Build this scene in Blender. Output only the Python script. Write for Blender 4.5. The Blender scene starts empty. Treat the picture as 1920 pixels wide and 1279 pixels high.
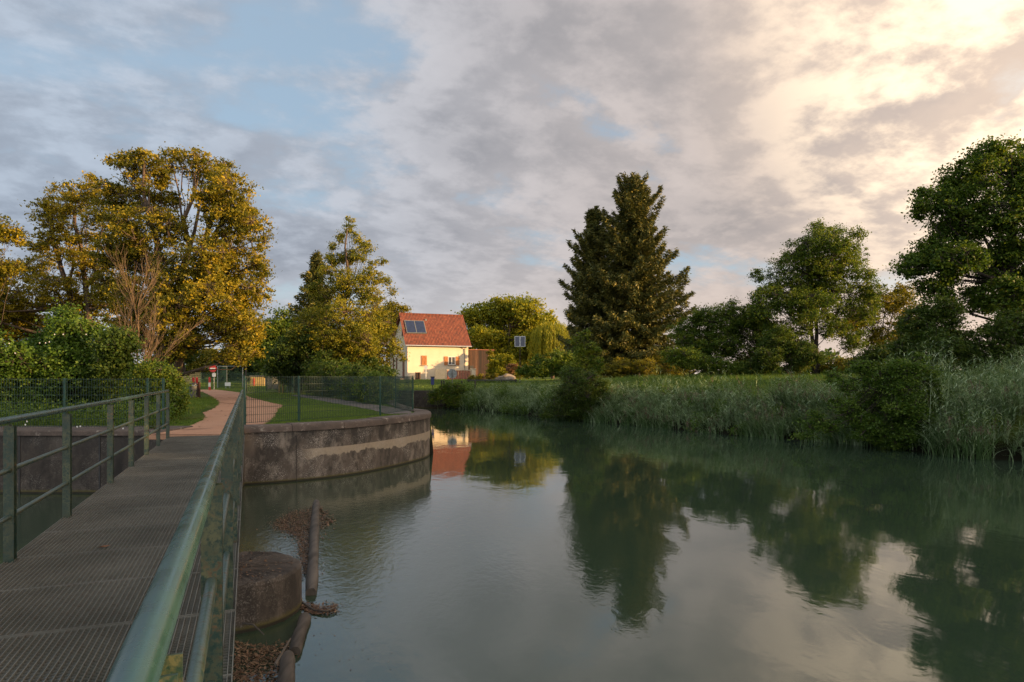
import bpy, math, numpy as np
from mathutils import Vector
R = np.random.default_rng(7)
rad = math.radians
sc = bpy.context.scene
COL = sc.collection

# ------------------------------------------------------------------ camera, sky, sun, exposure
FPX, HV, CZ = 1280.0, 705.0, 3.15            # focal length in px of a 1920 px wide frame, horizon row, eye height over water
cam_d = bpy.data.cameras.new('camera'); cam = bpy.data.objects.new('camera', cam_d); COL.objects.link(cam)
cam.location = (0, 0, CZ); cam.rotation_euler = (rad(90), 0, 0)
cam_d.sensor_width = 36; cam_d.lens = 24; cam_d.shift_y = (HV-639.5)/1920
cam_d.clip_start = 0.05; cam_d.clip_end = 6000
sc.camera = cam
SUN_AZ, SUN_EL = rad(103), rad(8)
SUN_DIR = Vector((math.sin(SUN_AZ)*math.cos(SUN_EL), math.cos(SUN_AZ)*math.cos(SUN_EL), math.sin(SUN_EL)))
sl = bpy.data.lights.new('sun', 'SUN'); sl.energy = 5.0; sl.angle = rad(0.6); sl.color = (1.0, 0.62, 0.28)
so = bpy.data.objects.new('sun', sl); COL.objects.link(so); so.rotation_euler = SUN_DIR.to_track_quat('Z', 'Y').to_euler()
so.location = (60, -10, 40)
sc.view_settings.view_transform = 'Standard'; sc.view_settings.look = 'None'
sc.view_settings.exposure = 1.15; sc.view_settings.gamma = 1.0
sc.cycles.use_denoising = True
sc.cycles.max_bounces = 8; sc.cycles.transparent_max_bounces = 8

class NT:
    """tiny helper for node trees"""
    def __init__(s, nt): s.nt = nt; s.nt.nodes.clear()
    def n(s, t, **kw):
        nd = s.nt.nodes.new(t)
        for k, v in kw.items(): setattr(nd, k, v)
        return nd
    def link(s, a, b): s.nt.links.new(a, b)
    def put(s, sock, v):
        if isinstance(v, bpy.types.NodeSocket): s.link(v, sock)
        elif v is not None:
            if isinstance(v, (tuple, list)) and len(v) == 3 and sock.type == 'RGBA': v = (*v, 1)
            sock.default_value = v
    def math(s, op, a, b=None, c=None, clamp=False):
        m = s.n('ShaderNodeMath', operation=op); m.use_clamp = clamp
        s.put(m.inputs[0], a)
        if b is not None: s.put(m.inputs[1], b)
        if c is not None: s.put(m.inputs[2], c)
        return m.outputs[0]
    def vmath(s, op, a, b=None, out=0):
        m = s.n('ShaderNodeVectorMath', operation=op); s.put(m.inputs[0], a)
        if b is not None: s.put(m.inputs[1], b)
        return m.outputs[out]
    def mix(s, f, a, b, blend='MIX'):
        m = s.n('ShaderNodeMix', data_type='RGBA', blend_type=blend); s.put(m.inputs[0], f); s.put(m.inputs[6], a); s.put(m.inputs[7], b)
        return m.outputs[2]
    def ramp(s, f, stops):
        r = s.n('ShaderNodeValToRGB'); s.put(r.inputs[0], f); e = r.color_ramp.elements
        while len(e) < len(stops): e.new(0.5)
        for i, (p, c) in enumerate(stops):
            e[i].position = p
            e[i].color = (*c, 1) if isinstance(c, (tuple, list)) else (c, c, c, 1)
        return r.outputs[0]
    def mr(s, f, a, b, c=0.0, d=1.0, smooth=False):
        m = s.n('ShaderNodeMapRange'); s.put(m.inputs[0], f)
        if smooth: m.interpolation_type = 'SMOOTHSTEP'
        for i, v in enumerate((a, b, c, d)): m.inputs[i+1].default_value = v
        return m.outputs[0]
    def noise(s, vec, scale, detail=4, rough=0.5, dist=0.0, out=0):
        t = s.n('ShaderNodeTexNoise'); s.put(t.inputs['Vector'], vec)
        t.inputs['Scale'].default_value = scale; t.inputs['Detail'].default_value = detail
        t.inputs['Roughness'].default_value = rough; t.inputs['Distortion'].default_value = dist
        return t.outputs[out]
    def mapping(s, vec, scale=(1, 1, 1), loc=(0, 0, 0), rot=(0, 0, 0)):
        m = s.n('ShaderNodeMapping'); s.put(m.inputs[0], vec)
        m.inputs['Scale'].default_value = scale; m.inputs['Location'].default_value = loc; m.inputs['Rotation'].default_value = rot
        return m.outputs[0]
    def sep(s, vec):
        m = s.n('ShaderNodeSeparateXYZ'); s.put(m.inputs[0], vec); return m.outputs
    def comb(s, x, y, z):
        m = s.n('ShaderNodeCombineXYZ')
        for i, v in enumerate((x, y, z)): s.put(m.inputs[i], v)
        return m.outputs[0]

world = bpy.data.worlds.new('World'); sc.world = world; world.use_nodes = True
w = NT(world.node_tree)
sky = w.n('ShaderNodeTexSky'); sky.sky_type = 'NISHITA'; sky.sun_disc = False
sky.sun_elevation = SUN_EL; sky.sun_rotation = SUN_AZ; sky.air_density = 1.0; sky.dust_density = 1.2; sky.ozone_density = 1.5
tc = w.n('ShaderNodeTexCoord').outputs['Generated']
X, Y, Z = w.sep(tc)
zc = w.math('MAXIMUM', Z, 0.0)
den = w.math('ADD', zc, 0.26)
P = w.comb(w.math('DIVIDE', X, den), w.math('DIVIDE', Y, den), 0.0)
P = w.mapping(P, scale=(1.0, 1.0, 1), rot=(0, 0, rad(-30)))
big = w.noise(P, 0.75, 3, 0.5, 0.2)
def cloud(off):
    q = w.mapping(P, loc=off)
    a = w.noise(w.mapping(q, scale=(1, 1.25, 1), rot=(0, 0, rad(30))), 1.9, 10, 0.55, 0.15)
    b = w.noise(q, 7.5, 7, 0.62, 0.1)
    return w.math('ADD', w.math('MULTIPLY', a, 0.78), w.math('MULTIPLY', b, 0.22))
c0 = cloud((3.1, 1.7, 0)); c1 = cloud((3.1-0.075, 1.7+0.02, 0))
# fewer clouds to the upper left of north, full cover elsewhere
hole = w.vmath('DOT_PRODUCT', tc, tuple(Vector((-0.34, 0.78, 0.56)).normalized()), out=1)
hole = w.mr(hole, 0.91, 0.995, 0.0, 0.12, True)
dens = w.math('SUBTRACT', w.math('ADD', c0, w.math('MULTIPLY', w.math('SUBTRACT', big, 0.5), 0.38)), hole)
cover = w.mr(dens, 0.31, 0.45, 0.0, 1.0, True)
thick = w.mr(dens, 0.42, 0.62, 0.0, 1.0, True)
lit = w.mr(w.math('SUBTRACT', c0, c1), -0.065, 0.075, 0.0, 1.0, True)
glow = w.vmath('DOT_PRODUCT', tc, tuple(Vector((0.66, 0.70, 0.42)).normalized()), out=1)
g1 = w.mr(glow, 0.87, 1.0, 0.0, 1.0, True)
g2 = w.mr(glow, 0.90, 1.0, 0.0, 1.0, True)
east = w.mr(X, -0.55, 0.35, 0.0, 1.0, True)
dark = w.mix(east, (1.7, 2.0, 2.5), (2.4, 2.22, 2.2))
dark = w.mix(g1, dark, (4.1, 3.4, 3.0))
light = w.mix(east, (3.2, 3.7, 4.4), (4.2, 3.65, 3.4))
light = w.mix(g1, light, (7.2, 5.5, 4.1))
shade = w.math('ADD', w.math('MULTIPLY', lit, 0.62), w.math('MULTIPLY', w.math('SUBTRACT', 1.0, thick), 0.38))
ccol = w.mix(shade, dark, light)
ccol = w.mix(w.math('MULTIPLY', w.math('MULTIPLY', g2, lit), 0.9), ccol, (10.5, 8.4, 6.0))
blue = w.mix(0.55, sky.outputs[0], (3.3, 4.3, 5.4))
blue = w.mix(w.math('MULTIPLY', g1, 0.6), blue, (8.5, 7.5, 6.2))
skyc = w.mix(cover, blue, ccol)
s1 = w.vmath('DOT_PRODUCT', tc, tuple(SUN_DIR), out=1)
skyc = w.mix(w.math('MULTIPLY', w.mr(s1, 0.55, 1.0, 0, 1, True), 0.8), skyc, (22.0, 15.0, 9.0))          # bright sky round the low sun, outside the frame
skyc = w.mix(w.mr(Y, -0.05, -0.6, 0, .75, True), skyc, (9.5, 9.4, 9.3))                               # unseen glow added behind the camera to lift the ambient fill
hz = w.mr(zc, 0.0, 0.20, 1.0, 0.0, True)
hcol = w.mix(w.mr(X, -0.4, 0.6, 0, 1, True), (3.9, 3.9, 4.0), (6.6, 5.0, 3.9))
skyc = w.mix(w.math('MULTIPLY', hz, 0.6), skyc, hcol)
bg = w.n('ShaderNodeBackground'); w.link(skyc, bg.inputs[0]); bg.inputs[1].default_value = 0.072
wo = w.n('ShaderNodeOutputWorld'); w.link(bg.outputs[0], wo.inputs[0])

# ------------------------------------------------------------------ helpers
def gx(u, Yd): return (u-960)/FPX*Yd                       # lateral place of a picture column at distance Yd
def gz(v, Yd): return CZ-(v-HV)/FPX*Yd

def tag(o, label=None, cat=None, group=None, kind=None):
    if label: o['label'] = label
    if cat: o['category'] = cat
    if group: o['group'] = group
    if kind: o['kind'] = kind
    return o
def empty(name, loc=(0, 0, 0), rz=0):
    o = bpy.data.objects.new(name, None); COL.objects.link(o); o.location = loc; o.rotation_euler = (0, 0, rz); o.empty_display_size = .2
    return o
def copy_tree(o, parent=None):
    c = o.copy(); COL.objects.link(c)
    if parent is not None: c.parent = parent
    for ch in o.children: copy_tree(ch, c)
    return c

def link_mesh(name, me, mat, parent=None, smooth=False):
    o = bpy.data.objects.new(name, me); COL.objects.link(o)
    if mat: me.materials.append(mat)
    if parent is not None: o.parent = parent
    if smooth: me.polygons.foreach_set('use_smooth', np.ones(len(me.polygons), bool))
    return o
def quads_obj(name, V, F, mat, parent=None, attr=None, smooth=False):
    """V (n,3) array, F (m,4) array -> mesh"""
    me = bpy.data.meshes.new(name); n, m = len(V), len(F)
    me.vertices.add(n); me.vertices.foreach_set('co', np.asarray(V, np.float32).ravel())
    me.loops.add(m*4); me.loops.foreach_set('vertex_index', np.asarray(F, np.int32).ravel())
    me.polygons.add(m); me.polygons.foreach_set('loop_start', np.arange(0, m*4, 4, dtype=np.int32))
    me.update(calc_edges=True)
    if attr is not None:
        a = me.attributes.new('tint', 'FLOAT', 'POINT'); a.data.foreach_set('value', np.asarray(attr, np.float32))
    return link_mesh(name, me, mat, parent, smooth)

class MB:
    def __init__(s): s.v = []; s.f = []
    def raw(s, vs, fs):
        b = len(s.v); s.v += [tuple(map(float, p)) for p in vs]; s.f += [tuple(b+i for i in f) for f in fs]; return s
    def box(s, x0, x1, y0, y1, z0, z1, fr=None, bev=0.0):
        if bev > 0:
            b = bev; pts = []
            prof = [(x0+b, y0), (x1-b, y0), (x1, y0+b), (x1, y1-b), (x1-b, y1), (x0+b, y1), (x0, y1-b), (x0, y0+b)]
            inn = [(x0+b, y0+b), (x1-b, y0+b), (x1-b, y0+b), (x1-b, y1-b), (x1-b, y1-b), (x0+b, y1-b), (x0+b, y1-b), (x0+b, y0+b)]
            pts += [(x, y, z0) for x, y in prof]; pts += [(x, y, z1-b) for x, y in prof]; pts += [((x+2*i)/3 if 0 else (x+i)/2, (y+j)/2, z1) for (x, y), (i, j) in zip(prof, inn)]
            fs = [(i, (i+1) % 8, 8+(i+1) % 8, 8+i) for i in range(8)]+[(8+i, 8+(i+1) % 8, 16+(i+1) % 8, 16+i) for i in range(8)]+[tuple(range(16, 24)), tuple(range(7, -1, -1))]
        else:
            pts = [(x0, y0, z0), (x1, y0, z0), (x1, y1, z0), (x0, y1, z0), (x0, y0, z1), (x1, y0, z1), (x1, y1, z1), (x0, y1, z1)]
            fs = [(0, 3, 2, 1), (4, 5, 6, 7), (0, 1, 5, 4), (1, 2, 6, 5), (2, 3, 7, 6), (3, 0, 4, 7)]
        if fr is not None: pts = [fr(*p) for p in pts]
        return s.raw(pts, fs)
    def tube(s, pts, r, n=8, caps=True):
        P = [Vector(p) for p in pts]; m = len(P)
        rs = [r]*m if np.isscalar(r) else list(r)
        up = Vector((0, 0, 1)); b0 = len(s.v); vs = []
        for i, p in enumerate(P):
            t = (P[min(i+1, m-1)]-P[max(i-1, 0)]).normalized()
            a = t.cross(up)
            if a.length < 0.05: a = t.cross(Vector((1, 0, 0)))
            a.normalize(); b = t.cross(a)
            for k in range(n):
                an = 2*math.pi*k/n; vs.append(p+(a*math.cos(an)+b*math.sin(an))*rs[i])
        fs = [(i*n+k, i*n+(k+1) % n, (i+1)*n+(k+1) % n, (i+1)*n+k) for i in range(m-1) for k in range(n)]
        if caps: fs += [tuple(range(n-1, -1, -1)), tuple((m-1)*n+k for k in range(n))]
        return s.raw(vs, fs)
    def lathe(s, prof, n=24, c=(0, 0, 0)):
        vs = [(c[0]+r*math.cos(2*math.pi*k/n), c[1]+r*math.sin(2*math.pi*k/n), c[2]+z) for r, z in prof for k in range(n)]
        m = len(prof); fs = [(i*n+k, i*n+(k+1) % n, (i+1)*n+(k+1) % n, (i+1)*n+k) for i in range(m-1) for k in range(n)]
        fs += [tuple(range(n-1, -1, -1)), tuple((m-1)*n+k for k in range(n))]
        return s.raw(vs, fs)
    def poly(s, pts, n0, thick):
        """flat outline pushed along vector n0*thick"""
        n0 = Vector(n0); a = [Vector(p) for p in pts]; b = [p+n0*thick for p in a]; m = len(a)
        return s.raw(a+b, [tuple(range(m-1, -1, -1)), tuple(range(m, 2*m))]+[(i, (i+1) % m, m+(i+1) % m, m+i) for i in range(m)])
    def build(s, name, mat, parent=None, smooth=False):
        me = bpy.data.meshes.new(name); me.from_pydata(s.v, [], s.f); me.update()
        import bmesh
        bm = bmesh.new(); bm.from_mesh(me); bmesh.ops.recalc_face_normals(bm, faces=bm.faces); bm.to_mesh(me); bm.free()
        o = link_mesh(name, me, mat, parent)
        if smooth:
            me.polygons.foreach_set('use_smooth', np.ones(len(me.polygons), bool))
            try: me.set_sharp_from_angle(angle=rad(40))
            except Exception: pass
        return o

# ------------------------------------------------------------------ materials
def new_mat(name):
    m = bpy.data.materials.new(name); m.use_nodes = True; return m, NT(m.node_tree)
def pbsdf(t, col, rough=0.8, bump=None, bstr=0.3, bdist=0.02, metal=0.0, spec=0.5, **kw):
    b = t.n('ShaderNodeBsdfPrincipled'); t.put(b.inputs['Base Color'], col); t.put(b.inputs['Roughness'], rough)
    t.put(b.inputs['Metallic'], metal); t.put(b.inputs['Specular IOR Level'], spec)
    for k, v in kw.items(): t.put(b.inputs[k.replace('_', ' ')], v)
    if bump is not None:
        bn = t.n('ShaderNodeBump'); bn.inputs['Strength'].default_value = bstr; bn.inputs['Distance'].default_value = bdist
        t.link(bump, bn.inputs['Height']); t.link(bn.outputs[0], b.inputs['Normal'])
    return b
def out(t, sh): o = t.n('ShaderNodeOutputMaterial'); t.link(sh, o.inputs[0])
def objc(t): return t.n('ShaderNodeTexCoord').outputs['Object']
def simple(name, c1, c2=None, rough=0.7, scale=6, metal=0.0, spec=0.5, bstr=0.2, bdist=0.01, stretch=(1, 1, 1)):
    m, t = new_mat(name); c2 = c2 or tuple(x*0.7 for x in c1)
    v = t.mapping(objc(t), scale=stretch); n = t.noise(v, scale, 6, 0.6)
    b = pbsdf(t, t.mix(t.mr(n, 0.35, 0.65), c1, c2), t.mr(n, 0.3, 0.7, rough-.08, min(1, rough+.08)), n, bstr, bdist, metal, spec); out(t, b.outputs[0]); return m
def leafmat(name, cols, trans=0.42, rough=0.55, spec=0.3):
    """cols: dark, mid, light; tint attribute picks among them"""
    m, t = new_mat(name)
    a = t.n('ShaderNodeAttribute'); a.attribute_name = 'tint'
    n = t.noise(objc(t), 0.6, 3)
    f = t.math('ADD', t.math('MULTIPLY', a.outputs['Fac'], 0.75), t.math('MULTIPLY', n, 0.3))
    col = t.ramp(f, [(0.05, cols[0]), (0.5, cols[1]), (0.95, cols[2])])
    b = pbsdf(t, col, rough, spec=spec)
    tr = t.n('ShaderNodeBsdfTranslucent'); t.link(t.mix(1.0, col, (1.0, 1.0, 0.5), 'MULTIPLY'), tr.inputs[0])
    tr2 = t.mix(0.5, col, (1, 1, 1)); 
    mx = t.n('ShaderNodeMixShader'); mx.inputs[0].default_value = trans
    t.link(b.outputs[0], mx.inputs[1]); t.link(tr.outputs[0], mx.inputs[2]); out(t, mx.outputs[0]); return m

L_alder = leafmat('leaf_alder', [(.055, .075, .008), (.20, .18, .014), (.46, .34, .025)])
L_green = leafmat('leaf_green', [(.032, .072, .009), (.090, .150, .016), (.22, .25, .028)])
L_dark = leafmat('leaf_dark', [(.028, .056, .010), (.060, .105, .016), (.12, .155, .026)])
L_ivy = leafmat('leaf_ivy', [(.032, .072, .010), (.080, .150, .018), (.16, .23, .038)])
L_gold = leafmat('leaf_gold', [(.08, .09, .010), (.18, .17, .016), (.32, .25, .024)])
L_walnut = leafmat('leaf_walnut', [(.09, .13, .010), (.24, .25, .018), (.44, .38, .028)])
L_spruce = leafmat('leaf_spruce', [(.028, .046, .014), (.085, .092, .020), (.24, .19, .032)], trans=0.12)
L_twig = leafmat('leaf_dead_twig', [(.10, .05, .02), (.17, .09, .035), (.25, .15, .06)], trans=0.1)
L_reed = leafmat('leaf_reed', [(.028, .068, .018), (.115, .20, .075), (.40, .50, .33)], trans=0.25, rough=.4, spec=.5)
L_plume = leafmat('leaf_plume', [(.09, .06, .045), (.15, .11, .085), (.22, .17, .14)], trans=0.3)
L_grass = leafmat('leaf_grass', [(.050, .10, .010), (.11, .19, .022), (.20, .25, .045)], trans=0.3)
L_pale = leafmat('leaf_pale', [(.055, .095, .010), (.17, .18, .016), (.40, .34, .03)])
M_bark = simple('bark', (.11, .075, .05), (.05, .035, .025), .9, 9, bstr=.6, stretch=(1, 1, .25))
M_bark_dark = simple('bark_dark', (.045, .034, .026), (.02, .016, .012), .9, 9, bstr=.6, stretch=(1, 1, .25))

def green_paint():
    m, t = new_mat('bridge_green_paint'); v = objc(t)
    n = t.noise(v, 5, 8, .62); n2 = t.noise(v, 42, 8, .75); n3 = t.noise(t.mapping(v, loc=(5, 3, 1)), 3.2, 7, .7)
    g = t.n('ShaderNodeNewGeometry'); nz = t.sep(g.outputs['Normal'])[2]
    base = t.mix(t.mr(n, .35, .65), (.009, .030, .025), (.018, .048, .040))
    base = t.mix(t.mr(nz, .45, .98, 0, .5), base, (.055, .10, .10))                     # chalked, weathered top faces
    lich = t.math('MULTIPLY', t.mr(n2, .44, .56, 0, 1), t.mr(n3, .36, .52, 0, 1))
    base = t.mix(t.math('MULTIPLY', lich, t.mr(nz, .2, .9, .48, .10)), base, (.15, .15, .07))    # yellow-green lichen
    rust = t.math('MULTIPLY', t.mr(n2, .50, .58), t.mr(n, .52, .62))
    base = t.mix(t.math('MULTIPLY', rust, .8), base, (.13, .06, .025))
    blk = t.math('MULTIPLY', t.mr(n2, .50, .57), t.mr(t.noise(v, 7, 4, .6), .47, .56))
    base = t.mix(t.math('MULTIPLY', blk, .55), base, (.012, .018, .014))
    b = pbsdf(t, base, t.mr(n2, .3, .7, .24, .55), n2, .25, .003, spec=.6); out(t, b.outputs[0]); return m
M_paint = green_paint()
M_rail = simple('handrail_green_paint', (.016, .052, .052), (.026, .072, .070), .27, 9, spec=.6, bstr=.04, bdist=.002, stretch=(1, 1, 1))

def steel_grate():
    m, t = new_mat('galvanised_grating'); v = objc(t)
    n = t.noise(v, 1.1, 6, .6); n2 = t.noise(v, 14, 6, .7)
    c = t.mix(t.mr(n, .35, .65), (.095, .10, .090), (.165, .17, .155)); c = t.mix(t.mr(n2, .5, .7, 0, .6), c, (.09, .072, .058))
    b = pbsdf(t, c, t.mr(n2, .3, .7, .45, .75), None, metal=.1, spec=.5); out(t, b.outputs[0]); return m
M_grate = steel_grate()

def wall_concrete(name, strip=True, tone=1.0, bloom=1.0):
    m, t = new_mat(name); v = objc(t); x, y, z = t.sep(v)
    n = t.noise(v, .9, 8, .6); n2 = t.noise(v, 9, 8, .7); st = t.noise(t.mapping(t.vmath('ADD', v, t.vmath('MULTIPLY', t.noise(v, 1.3, 5, .6, out=1), (.9, .9, 1.2))), scale=(1.5, 1.5, .28)), 1.6, 9, .68)
    fine = t.noise(v, 45, 4, .7)
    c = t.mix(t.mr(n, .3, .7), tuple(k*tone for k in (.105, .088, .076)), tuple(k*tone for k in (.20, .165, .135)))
    c = t.mix(t.mr(st, .42, .60, 0, .8), c, tuple(k*tone for k in (.035, .031, .028)))              # dark runs of algae
    top = t.mr(t.math('ADD', z, t.math('MULTIPLY', t.math('SUBTRACT', st, .5), 1.6)), .95, 1.45, 0, 1)
    c = t.mix(t.math('MULTIPLY', top, .8), c, (.030, .027, .025))
    if strip:
        wob = t.math('MULTIPLY', t.math('SUBTRACT', t.noise(v, 1.5, 5, .6), .5), .30)
        zz = t.math('SUBTRACT', z, t.mr(y, 20, 27, .84, .88))
        low = t.mr(t.math('ADD', zz, t.math('ADD', wob, t.math('MULTIPLY', t.math('SUBTRACT', t.noise(v, .8, 6, .7), .5), .75))), -.17, -.13)
        up = t.mr(t.math('ADD', zz, t.math('MULTIPLY', wob, .2)), .10, .115, 1, 0)
        mk = t.math('MULTIPLY', t.math('MULTIPLY', low, up), t.mr(x, -6.35, -6.0))
        c = t.mix(t.math('MULTIPLY', mk, t.mr(n2, .3, .7, .95, .6)), c, (.34, .285, .215))
        rim = t.math('MULTIPLY', t.mr(t.math('ABSOLUTE', t.math('SUBTRACT', zz, .11)), 0, .012, 1, 0), t.mr(x, -6.35, -6.0))
        c = t.mix(t.math('MULTIPLY', rim, .7), c, (.05, .04, .03))
    speck = t.math('MULTIPLY', t.mr(fine, .53, .60), t.mr(t.noise(t.mapping(v, loc=(2, 7, 1)), 1.1, 6, .7), .47, .60))
    c = t.mix(t.math('MULTIPLY', speck, .9*bloom), c, (.42, .39, .36))                                     # lime blooms
    blo = t.mr(t.noise(t.mapping(v, loc=(9, 1, 4), scale=(1.2, 1.2, .7)), 1.3, 9, .72), .53, .64, 0, .6*bloom)
    c = t.mix(blo, c, (.27, .235, .20))
    moss = t.mr(t.math('ADD', z, t.math('MULTIPLY', n2, .12)), .10, .17, 1, 0)
    c = t.mix(t.math('MULTIPLY', moss, .9), c, (.085, .075, .015))
    wet = t.mr(z, .03, .06, 1, 0); c = t.mix(wet, c, (.016, .014, .008))
    h = t.math('ADD', t.math('MULTIPLY', n2, .6), t.math('MULTIPLY', fine, .4))
    b = pbsdf(t, c, .88, h, .55, .02); out(t, b.outputs[0]); return m
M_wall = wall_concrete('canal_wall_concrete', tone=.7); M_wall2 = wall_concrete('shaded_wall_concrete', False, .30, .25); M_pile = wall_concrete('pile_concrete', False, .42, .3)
def coping_mat():
    m, t = new_mat('coping_stone'); v = objc(t); n = t.noise(v, 2.2, 8, .6); n2 = t.noise(v, 24, 6, .7)
    c = t.mix(t.mr(n, .35, .65), (.060, .048, .042), (.11, .085, .072)); c = t.mix(t.mr(n2, .5, .62, 0, .7), c, (.055, .045, .04))
    c = t.mix(t.mr(t.noise(t.mapping(v, loc=(4, 4, 4)), 5, 6, .7), .58, .68, 0, .6), c, (.34, .31, .27))
    out(t, pbsdf(t, c, .9, n2, .6, .02).outputs[0]); return m
M_coping = coping_mat()

def water_mat():
    m, t = new_mat('canal_water'); v = objc(t); x, y, z = t.sep(v)
    n1 = t.noise(t.mapping(v, scale=(1.0, .55, 1)), 1.1, 3, .5, .6)
    n2 = t.noise(t.mapping(v, scale=(1.3, .9, 1), rot=(0, 0, .5)), 5.5, 4, .55, .8)
    n3 = t.noise(t.mapping(v, rot=(0, 0, -.4)), 19, 3, .5, .3)
    # choppier patch where the current passes the piles and the pier
    near = t.mr(t.vmath('LENGTH', t.vmath('SUBTRACT', v, (-5.0, 12.5, 0)), out=1), 1.5, 9.0, 1, 0, True)
    patch = t.mr(t.noise(v, .35, 3, .5), .42, .62, .25, 1)
    k = t.math('ADD', t.math('MULTIPLY', near, 1.5), t.math('MULTIPLY', patch, .20))
    h = t.math('ADD', t.math('MULTIPLY', n1, .55), t.math('MULTIPLY', t.math('MULTIPLY', n2, k), .42))
    h = t.math('ADD', h, t.math('MULTIPLY', t.math('MULTIPLY', n3, k), .09))
    murk = t.noise(v, .22, 4, .55)
    c = t.mix(murk, (.023, .044, .027), (.034, .056, .035))
    b = pbsdf(t, c, .035, h, .22, .045, spec=.5); b.inputs['IOR'].default_value = 1.78
    out(t, b.outputs[0]); return m
M_water = water_mat()

def ground_mat():
    m, t = new_mat('ground_grass_soil'); v = objc(t); x, y, z = t.sep(v)
    n = t.noise(v, .35, 6, .6); n2 = t.noise(v, 4, 8, .7); n3 = t.noise(v, 30, 4, .7)
    c = t.mix(t.mr(n, .4, .6), (.040, .080, .010), (.095, .13, .024)); c = t.mix(t.mr(n2, .42, .6, 0, .7), c, (.026, .052, .009))
    c = t.mix(t.mr(n3, .5, .7, 0, .5), c, (.12, .13, .04))
    c = t.mix(t.mr(t.math('ADD', z, t.math('MULTIPLY', n2, .6)), .7, 1.4, 1, 0), c, (.012, .012, .007))
    out(t, pbsdf(t, c, .95, t.math('ADD', n2, n3), .8, .05, spec=.1).outputs[0]); return m
M_ground = ground_mat()
def sand_mat():
    m, t = new_mat('path_red_sand'); v = objc(t); n = t.noise(v, .55, 6, .6); n2 = t.noise(v, 7, 8, .7); n3 = t.noise(v, 70, 3, .7)
    c = t.mix(t.mr(n, .3, .7), (.36, .205, .135), (.44, .265, .18)); c = t.mix(t.mr(n2, .5, .72, 0, .5), c, (.25, .13, .085))
    c = t.mix(t.mr(n3, .58, .68, 0, .5), c, (.50, .36, .27))
    out(t, pbsdf(t, c, .95, t.math('ADD', n2, n3), .5, .02, spec=.15).outputs[0]); return m
M_sand = sand_mat()
M_asph = simple('service_path_asphalt', (.13, .115, .105), (.075, .068, .063), .92, 5, bstr=.4)
M_slab = simple('light_path', (.33, .28, .22), (.24, .2, .16), .92, 3)
M_fence = simple('fence_green_metal', (.007, .050, .034), (.006, .035, .025), .45, 8)
M_wire = simple('fence_green_wire', (.006, .035, .025), (.005, .026, .02), .5, 8)
M_galv = simple('galvanised_metal', (.30, .33, .33), (.18, .2, .2), .45, 6, metal=.6)
M_white = simple('white_paint', (.72, .72, .70), (.6, .6, .58), .5, 5)
M_red = simple('red_paint', (.50, .035, .03), (.36, .025, .02), .5, 5)
M_black = simple('black_metal', (.02, .02, .022), (.012, .012, .013), .5, 5)
M_blue = simple('blue_metal', (.03, .05, .22), (.02, .035, .14), .5, 5)
M_greyp = simple('grey_painted_panel', (.15, .16, .16), (.10, .105, .1), .7, 4)
M_log = simple('wet_log', (.105, .090, .075), (.032, .027, .022), .75, 7, bstr=.9, bdist=.02, stretch=(1, .12, 1))
M_debris = leafmat('debris', [(.05, .026, .014), (.12, .065, .035), (.22, .15, .09)], trans=.05)
M_foam = simple('floating_litter_film', (.11, .075, .055), (.06, .04, .03), .9, 18, bstr=.8, bdist=.03)
M_leafd = simple('dead_leaf', (.24, .10, .04), (.14, .06, .03), .8, 20)
M_stone = simple('boulder_stone', (.30, .25, .20), (.17, .14, .11), .92, 2.5, bstr=.8, bdist=.08)

# ------------------------------------------------------------------ land, water
PIER = [(-9.3, 19.15), (-7.8, 19.7), (-6.5, 20.4), (-5.35, 21.4), (-4.6, 22.65), (-3.85, 24.4), (-3.3, 26.5), (-3.5, 28.6), (-4.5, 31), (-6.9, 40), (-9.2, 52), (-11.5, 67.0)]
def smooth_poly(P, n=6):
    P = [np.array(p, float) for p in P]; o = []
    for i in range(len(P)-1):
        a, b, c, d = P[max(i-1, 0)], P[i], P[i+1], P[min(i+2, len(P)-1)]
        for k in range(n):
            s = k/n; o.append(.5*((2*b)+(c-a)*s+(2*a-5*b+4*c-d)*s*s+(3*b-a-3*c+d)*s**3))
    o.append(P[-1]); return np.array(o)
PIERS = smooth_poly(PIER)
LEFT = [(-90, 18.3), (-9.3, 18.3)]
ABUT = [(-9.3, 18.3), (-9.3, 17.35), (-6.75, 17.35), (-6.75, 20.1)]
BANK = [(70, -70), (45, -25), (31, 0), (24, 15), (19.0, 24.6), (17.3, 26.2), (15.9, 31), (12.3, 35.7), (9.6, 40), (6.6, 45.0), (3.6, 49), (1.6, 52.4), (-1.8, 60), (-5.4, 65.5), (-7.4, 67.0)]
BANKS = smooth_poly(BANK, 5)
END = [(-11.5, 67.0), (-7.4, 67.0)]
water_poly = np.array([(-90, 18.3), (-9.3, 18.3), (-9.3, 19.15)]+[tuple(p) for p in PIERS[1:]]+[tuple(p) for p in BANKS[::-1]]+[(-90, -70)])
def seg_dist(px, py, poly, closed=True):
    d = np.full(px.shape, 1e9); n = len(poly)
    for i in range(n if closed else n-1):
        ax, ay = poly[i]; bx, by = poly[(i+1) % n]; dx, dy = bx-ax, by-ay; L = dx*dx+dy*dy+1e-9
        s = np.clip(((px-ax)*dx+(py-ay)*dy)/L, 0, 1); d = np.minimum(d, np.hypot(px-ax-s*dx, py-ay-s*dy))
    return d
def inside(px, py, poly):
    r = np.zeros(px.shape, bool); n = len(poly)
    for i in range(n):
        ax, ay = poly[i]; bx, by = poly[(i+1) % n]
        if ay == by: continue
        r ^= ((ay > py) != (by > py)) & (px < (bx-ax)*(py-ay)/(by-ay)+ax)
    return r
def sst(a, b, x): t = np.clip((x-a)/(b-a), 0, 1); return t*t*(3-2*t)
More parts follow.
